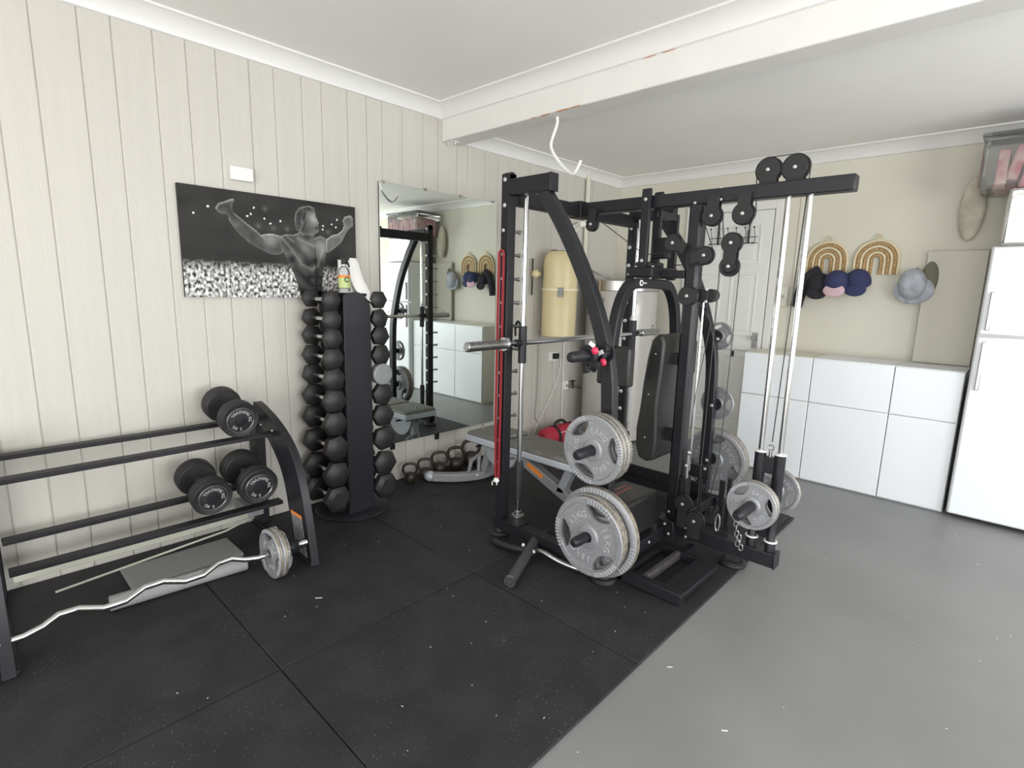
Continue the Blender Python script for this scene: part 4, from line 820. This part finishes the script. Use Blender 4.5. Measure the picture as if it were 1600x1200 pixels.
# spray bottle + paper roll
sp = thing('spray_bottle', (.22, 1.585, 1.365), 'clear spray bottle with green and orange label on dumbbell tower', 'spray bottle')
x, y, z0 = .30, 1.60, 1.362
MB().lathe([(0, 0), (.030, 0), (.033, .005), (.033, .105), (.028, .125), (.013, .142), (.013, .15), (0, .15)], (x, y, z0), n=22).build('bottle', CLEARP, sp)
MB().lathe([(.0335, .02), (.0345, .02), (.0345, .075), (.0335, .075)], (x, y, z0), n=22).build('green_label', LIQ, sp)
MB().lathe([(.0335, .075), (.0345, .075), (.0345, .09), (.0335, .09)], (x, y, z0), n=22).build('orange_label', ORG, sp)
b = MB(); b.tube(arc((x+.036, y-.004, z0+.066), .013, .3, PI*1.9, 12, 'yz'), .003, 6); b.build('label_swirl', mat('dark_green_print', (.03, .10, .05), .5), sp)
b = MB().cyl((x, y, z0+.15), (x, y, z0+.175), .015, n=12); b.prism([(y-.03, z0+.175), (y+.03, z0+.175), (y+.03, z0+.19), (y-.035, z0+.192)], 0, x-.01, x+.01); b.prism([(y+.01, z0+.175), (y+.03, z0+.135), (y+.036, z0+.137), (y+.022, z0+.178)], 0, x-.005, x+.005); b.build('trigger_head', BRUB, sp)
pt = thing('paper_towel_roll', (.2, 1.70, 1.365), 'white paper towel roll with loose sheet draping off dumbbell tower', 'paper towel')
MB().lathe([(.02, 0), (.055, 0), (.055, .20), (.02, .20), (.02, 0)], (.20, 1.68, 1.353), n=28).build('roll', PAPER, pt)
b = MB(); sh = [(.255, 1.66, 1.553), (.258, 1.70, 1.551), (.245, 1.725, 1.548)], [(.26, 1.65, 1.45), (.27, 1.70, 1.45), (.26, 1.745, 1.43)], [(.30, 1.67, 1.352), (.315, 1.735, 1.36), (.305, 1.785, 1.34)], [(.345, 1.735, 1.31), (.335, 1.765, 1.295), (.325, 1.80, 1.27)]
vv = [[b.bm.verts.new(p) for p in row] for row in sh]
for A, B in zip(vv, vv[1:]):
    for k in range(2): b.bm.faces.new((A[k], A[k+1], B[k+1], B[k]))
o = b.build('loose_sheet', PAPER, pt); m_ = o.modifiers.new('s', 'SUBSURF'); m_.levels = 2; m_.render_levels = 2; m_ = o.modifiers.new('t', 'SOLIDIFY'); m_.thickness = .0015
# ================================================================ LOW DUMBBELL SHELF (left)
rk = thing('dumbbell_shelf', (.35, .6, .012), 'black two-tier dumbbell shelf with curved end panels, left of the tower', 'dumbbell rack')
def end_panel(y0, y1):
    L_ = rnd([(.12, 0, .67), (.26, 0, .60), (.37, 0, .52), (.46, 0, .42), (.51, 0, .26), (.56, 0, .013)], 2)
    R_ = rnd([(.745, 0, .013), (.70, 0, .25), (.65, 0, .43), (.565, 0, .58), (.38, 0, .69), (.15, 0, .755), (.12, 0, .75)], 2)
    return MB().prism([(p.x, p.z) for p in L_+R_], 1, y0, y1)
ep = end_panel(1.125, 1.165).build('end_panel', BLK2, rk, bevel=.008, seg=3)
end_panel(.0, .04).build('end_panel', BLK2, rk, bevel=.012, seg=3)
for y in (1.13, .005): MB().span((.02, y, .013), (.11, y+.055, .70)).build('rear_leg', BLK, rk, bevel=.005)
for y in (1.12, -.005): MB().span((.02, y, .013), (.74, y+.055, .03)).build('foot_bar', BLK, rk, bevel=.004)
for (xa, za), (xb, zb_) in (((.12, .665), (.36, .63)), ((.16, .31), (.42, .275))):
    for xx, zz in ((xa, za), (xb, zb_)): MB().span((xx-.03, .065, zz-.02), (xx+.03, 1.125, zz)).build('shelf_rail', BLK, rk, bevel=.004)
b = MB(); q = [(.580, .045), (.695, .045), (.655, .235), (.542, .235)]; b.prism(q, 1, 1.1225, 1.1255); o = b.build('warning_sticker', GSTK, rk)
b = MB(); b.prism([(.542, .236), (.655, .236), (.651, .252), (.538, .252)], 1, 1.1222, 1.1255); b.build('orange_stripe', ORG, rk)
bolts([(.36, 1.124, .635), (.22, 1.124, .64)], (0, -1, 0), .007, parent=rk)
def round_db(x, y, z, R, label, tilt=.16):
    db = thing('round_dumbbell', (x, y, z), label, 'dumbbell', 'round dumbbells on the low shelf')
    ax = Vector((1, 0, -tilt)).normalized(); c = Vector((x, y, z))
    for s in (1, -1):
        f = c+ax*.145*s; d_ = -ax*s
        b = MB(); b.lathe([(0, 0), (R*.62, 0), (R*.70, .004), (R*.76, .0), (R*.93, -.003), (R, .006), (R, .028), (R*.97, .031), (R, .034), (R, .056), (R*.97, .059), (R*.97, .07), (R*.9, .078), (0, .078)], f, d_, 40); b.build('head', BRUB, db)
        b = MB(); b.lathe([(R*.66, 0), (R*.68, -.003), (R*.72, -.003), (R*.74, 0)], f, d_, 36); b.build('steel_ring', STEEL, db)
        b = MB(); b.lathe([(0, -.005), (R*.18, -.006), (R*.30, -.004), (R*.31, 0)], f, d_, 24); b.build('centre_cap', BLK2, db)
        if s > 0:
            b = MB(); ey = Vector((0, 1, 0)); ez = ax; up = ez.cross(ey)
            for w_, a0 in (('TRAINING', PI/2), ('5 KG', -PI/2-.4), ('KG', .0)):
                for ci, chh in enumerate(w_):
                    if chh == ' ': continue
                    a = a0-(ci-(len(w_)-1)/2)*.27
                    P = f+ax*.001+(ey*math.cos(a)+up*math.sin(a))*R*.49
                    r3 = Matrix((ey*math.cos(a-PI/2)+up*math.sin(a-PI/2), ey*math.cos(a)+up*math.sin(a), ez)).transposed().to_4x4(); r3.translation = P
                    b.add(text_mesh(chh, R*.23, .0006), r3)
            b.build('lettering', LTX, db)['kind'] = 'stuff'
    MB().cyl(c-ax*.09, c+ax*.09, .017, n=16).build('handle', STEEL, db)
round_db(.265, .955, .750, .090, 'round black dumbbell on the top tier of low shelf')
round_db(.32, 1.005, .407, .094, 'round black dumbbell on lower tier nearest the curved end panel')
round_db(.30, .795, .400, .090, 'round black dumbbell second along the lower tier')
# things under the shelf
tag(MB().span((.27, .25, .145), (.30, 1.0, .205)).build('pale_board', WOODP, bevel=.003), 'pale board edge under the low dumbbell shelf', 'board') if False else None
MB().span((.28, .08, .165), (.30, 1.0, .215)).build('pale_edge_board', WOODP, rk, bevel=.003)
MB().tube([(.31, .2, .08), (.31, .88, .135), (.30, 1.0, .16)], .005, 8).build('edge_cord', WOODP, rk)
MB().span((.10, 1.0, .165), (.30, 1.08, .215)).build('grey_bracket', GREYP, rk, bevel=.003)
tag(MB().cyl((.50, .35, .045), (.545, .89, .045), .032, n=24).build('foam_roller', FOAM, bevel=.004), 'grey foam roller on the mat below the curl bar', 'roller')
tag(MB().span((.16, .45, .013), (.40, .93, .03)).build('grey_pad', FOAM, bevel=.004), 'flat grey pad on the floor under the low shelf', 'pad')
# red strap glimpse behind the rack
tag(MB().sweep(rnd([(.09, 1.187, .62), (.11, 1.25, .56), (.12, 1.33, .42), (.15, 1.36, .20)]), [(-.012, -.004), (.012, -.004), (.012, .004), (-.012, .004)], up=(1, 0, 0)).build('red_strap', REDC), 'red strap hanging between the low shelf and dumbbell tower', 'strap')
# EZ bar with plates
ez = thing('curl_bar', (.68, .6, .12), 'chrome zigzag curl bar lying on the floor before low shelf', 'barbell')
zz = .132; X = .70
MB().tube(rnd([(X, .97, zz), (X, .86, zz), (X-.045, .76, zz+.03), (X+.02, .62, zz), (X-.045, .48, zz+.03), (X+.02, .34, zz), (X-.045, .20, zz+.03), (X, .10, zz), (X, -.01, zz)], 1), .0125, 12).build('bent_bar', CHR, ez)
for a, c in ((.945, 1.125), (-.16, .01)): MB().lathe([(0, 0), (.0125, 0), (.024, .003), (.024, .02), (.0145, .024), (.0145, c-a-.004), (0, c-a)] if a > 0 else [(0, 0), (.0145, 0), (.0145, c-a-.02), (.024, c-a-.018), (.024, c-a), (0, c-a)], (X, a, zz), (0, 1, 0), 18).build('sleeve', CHR, ez)
MB().lathe([(0, 0), (.021, 0), (.021, .03), (0, .03)], (X, 1.09, zz), (0, 1, 0), 16).build('collar', CHR, ez); MB().lathe([(0, 0), (.038, 0), (.042, .01), (.03, .04), (0, .04)], (X, 1.035, zz), (0, 1, 0), 16).build('spin_lock', BLK, ez)
G2 = 'grey plates on the curl bar'
plate((X, .94, zz), .119, .022, .2, '5KG', 'inner grey plate on the near sleeve of curl bar', G2)
plate((X, .964, zz), .119, .022, .5, '5KG', 'middle grey plate on the near sleeve of curl bar', G2)
plate((X, .988, zz), .092, .020, .1, '2.5KG', 'small outer grey plate on the near sleeve of curl bar', G2)
plate((X, -.06, zz), .119, .022, .2, '5KG', 'inner grey plate on the far sleeve of curl bar', G2)
plate((X, -.085, zz), .119, .022, .5, '5KG', 'outer grey plate on the far sleeve of curl bar', G2)
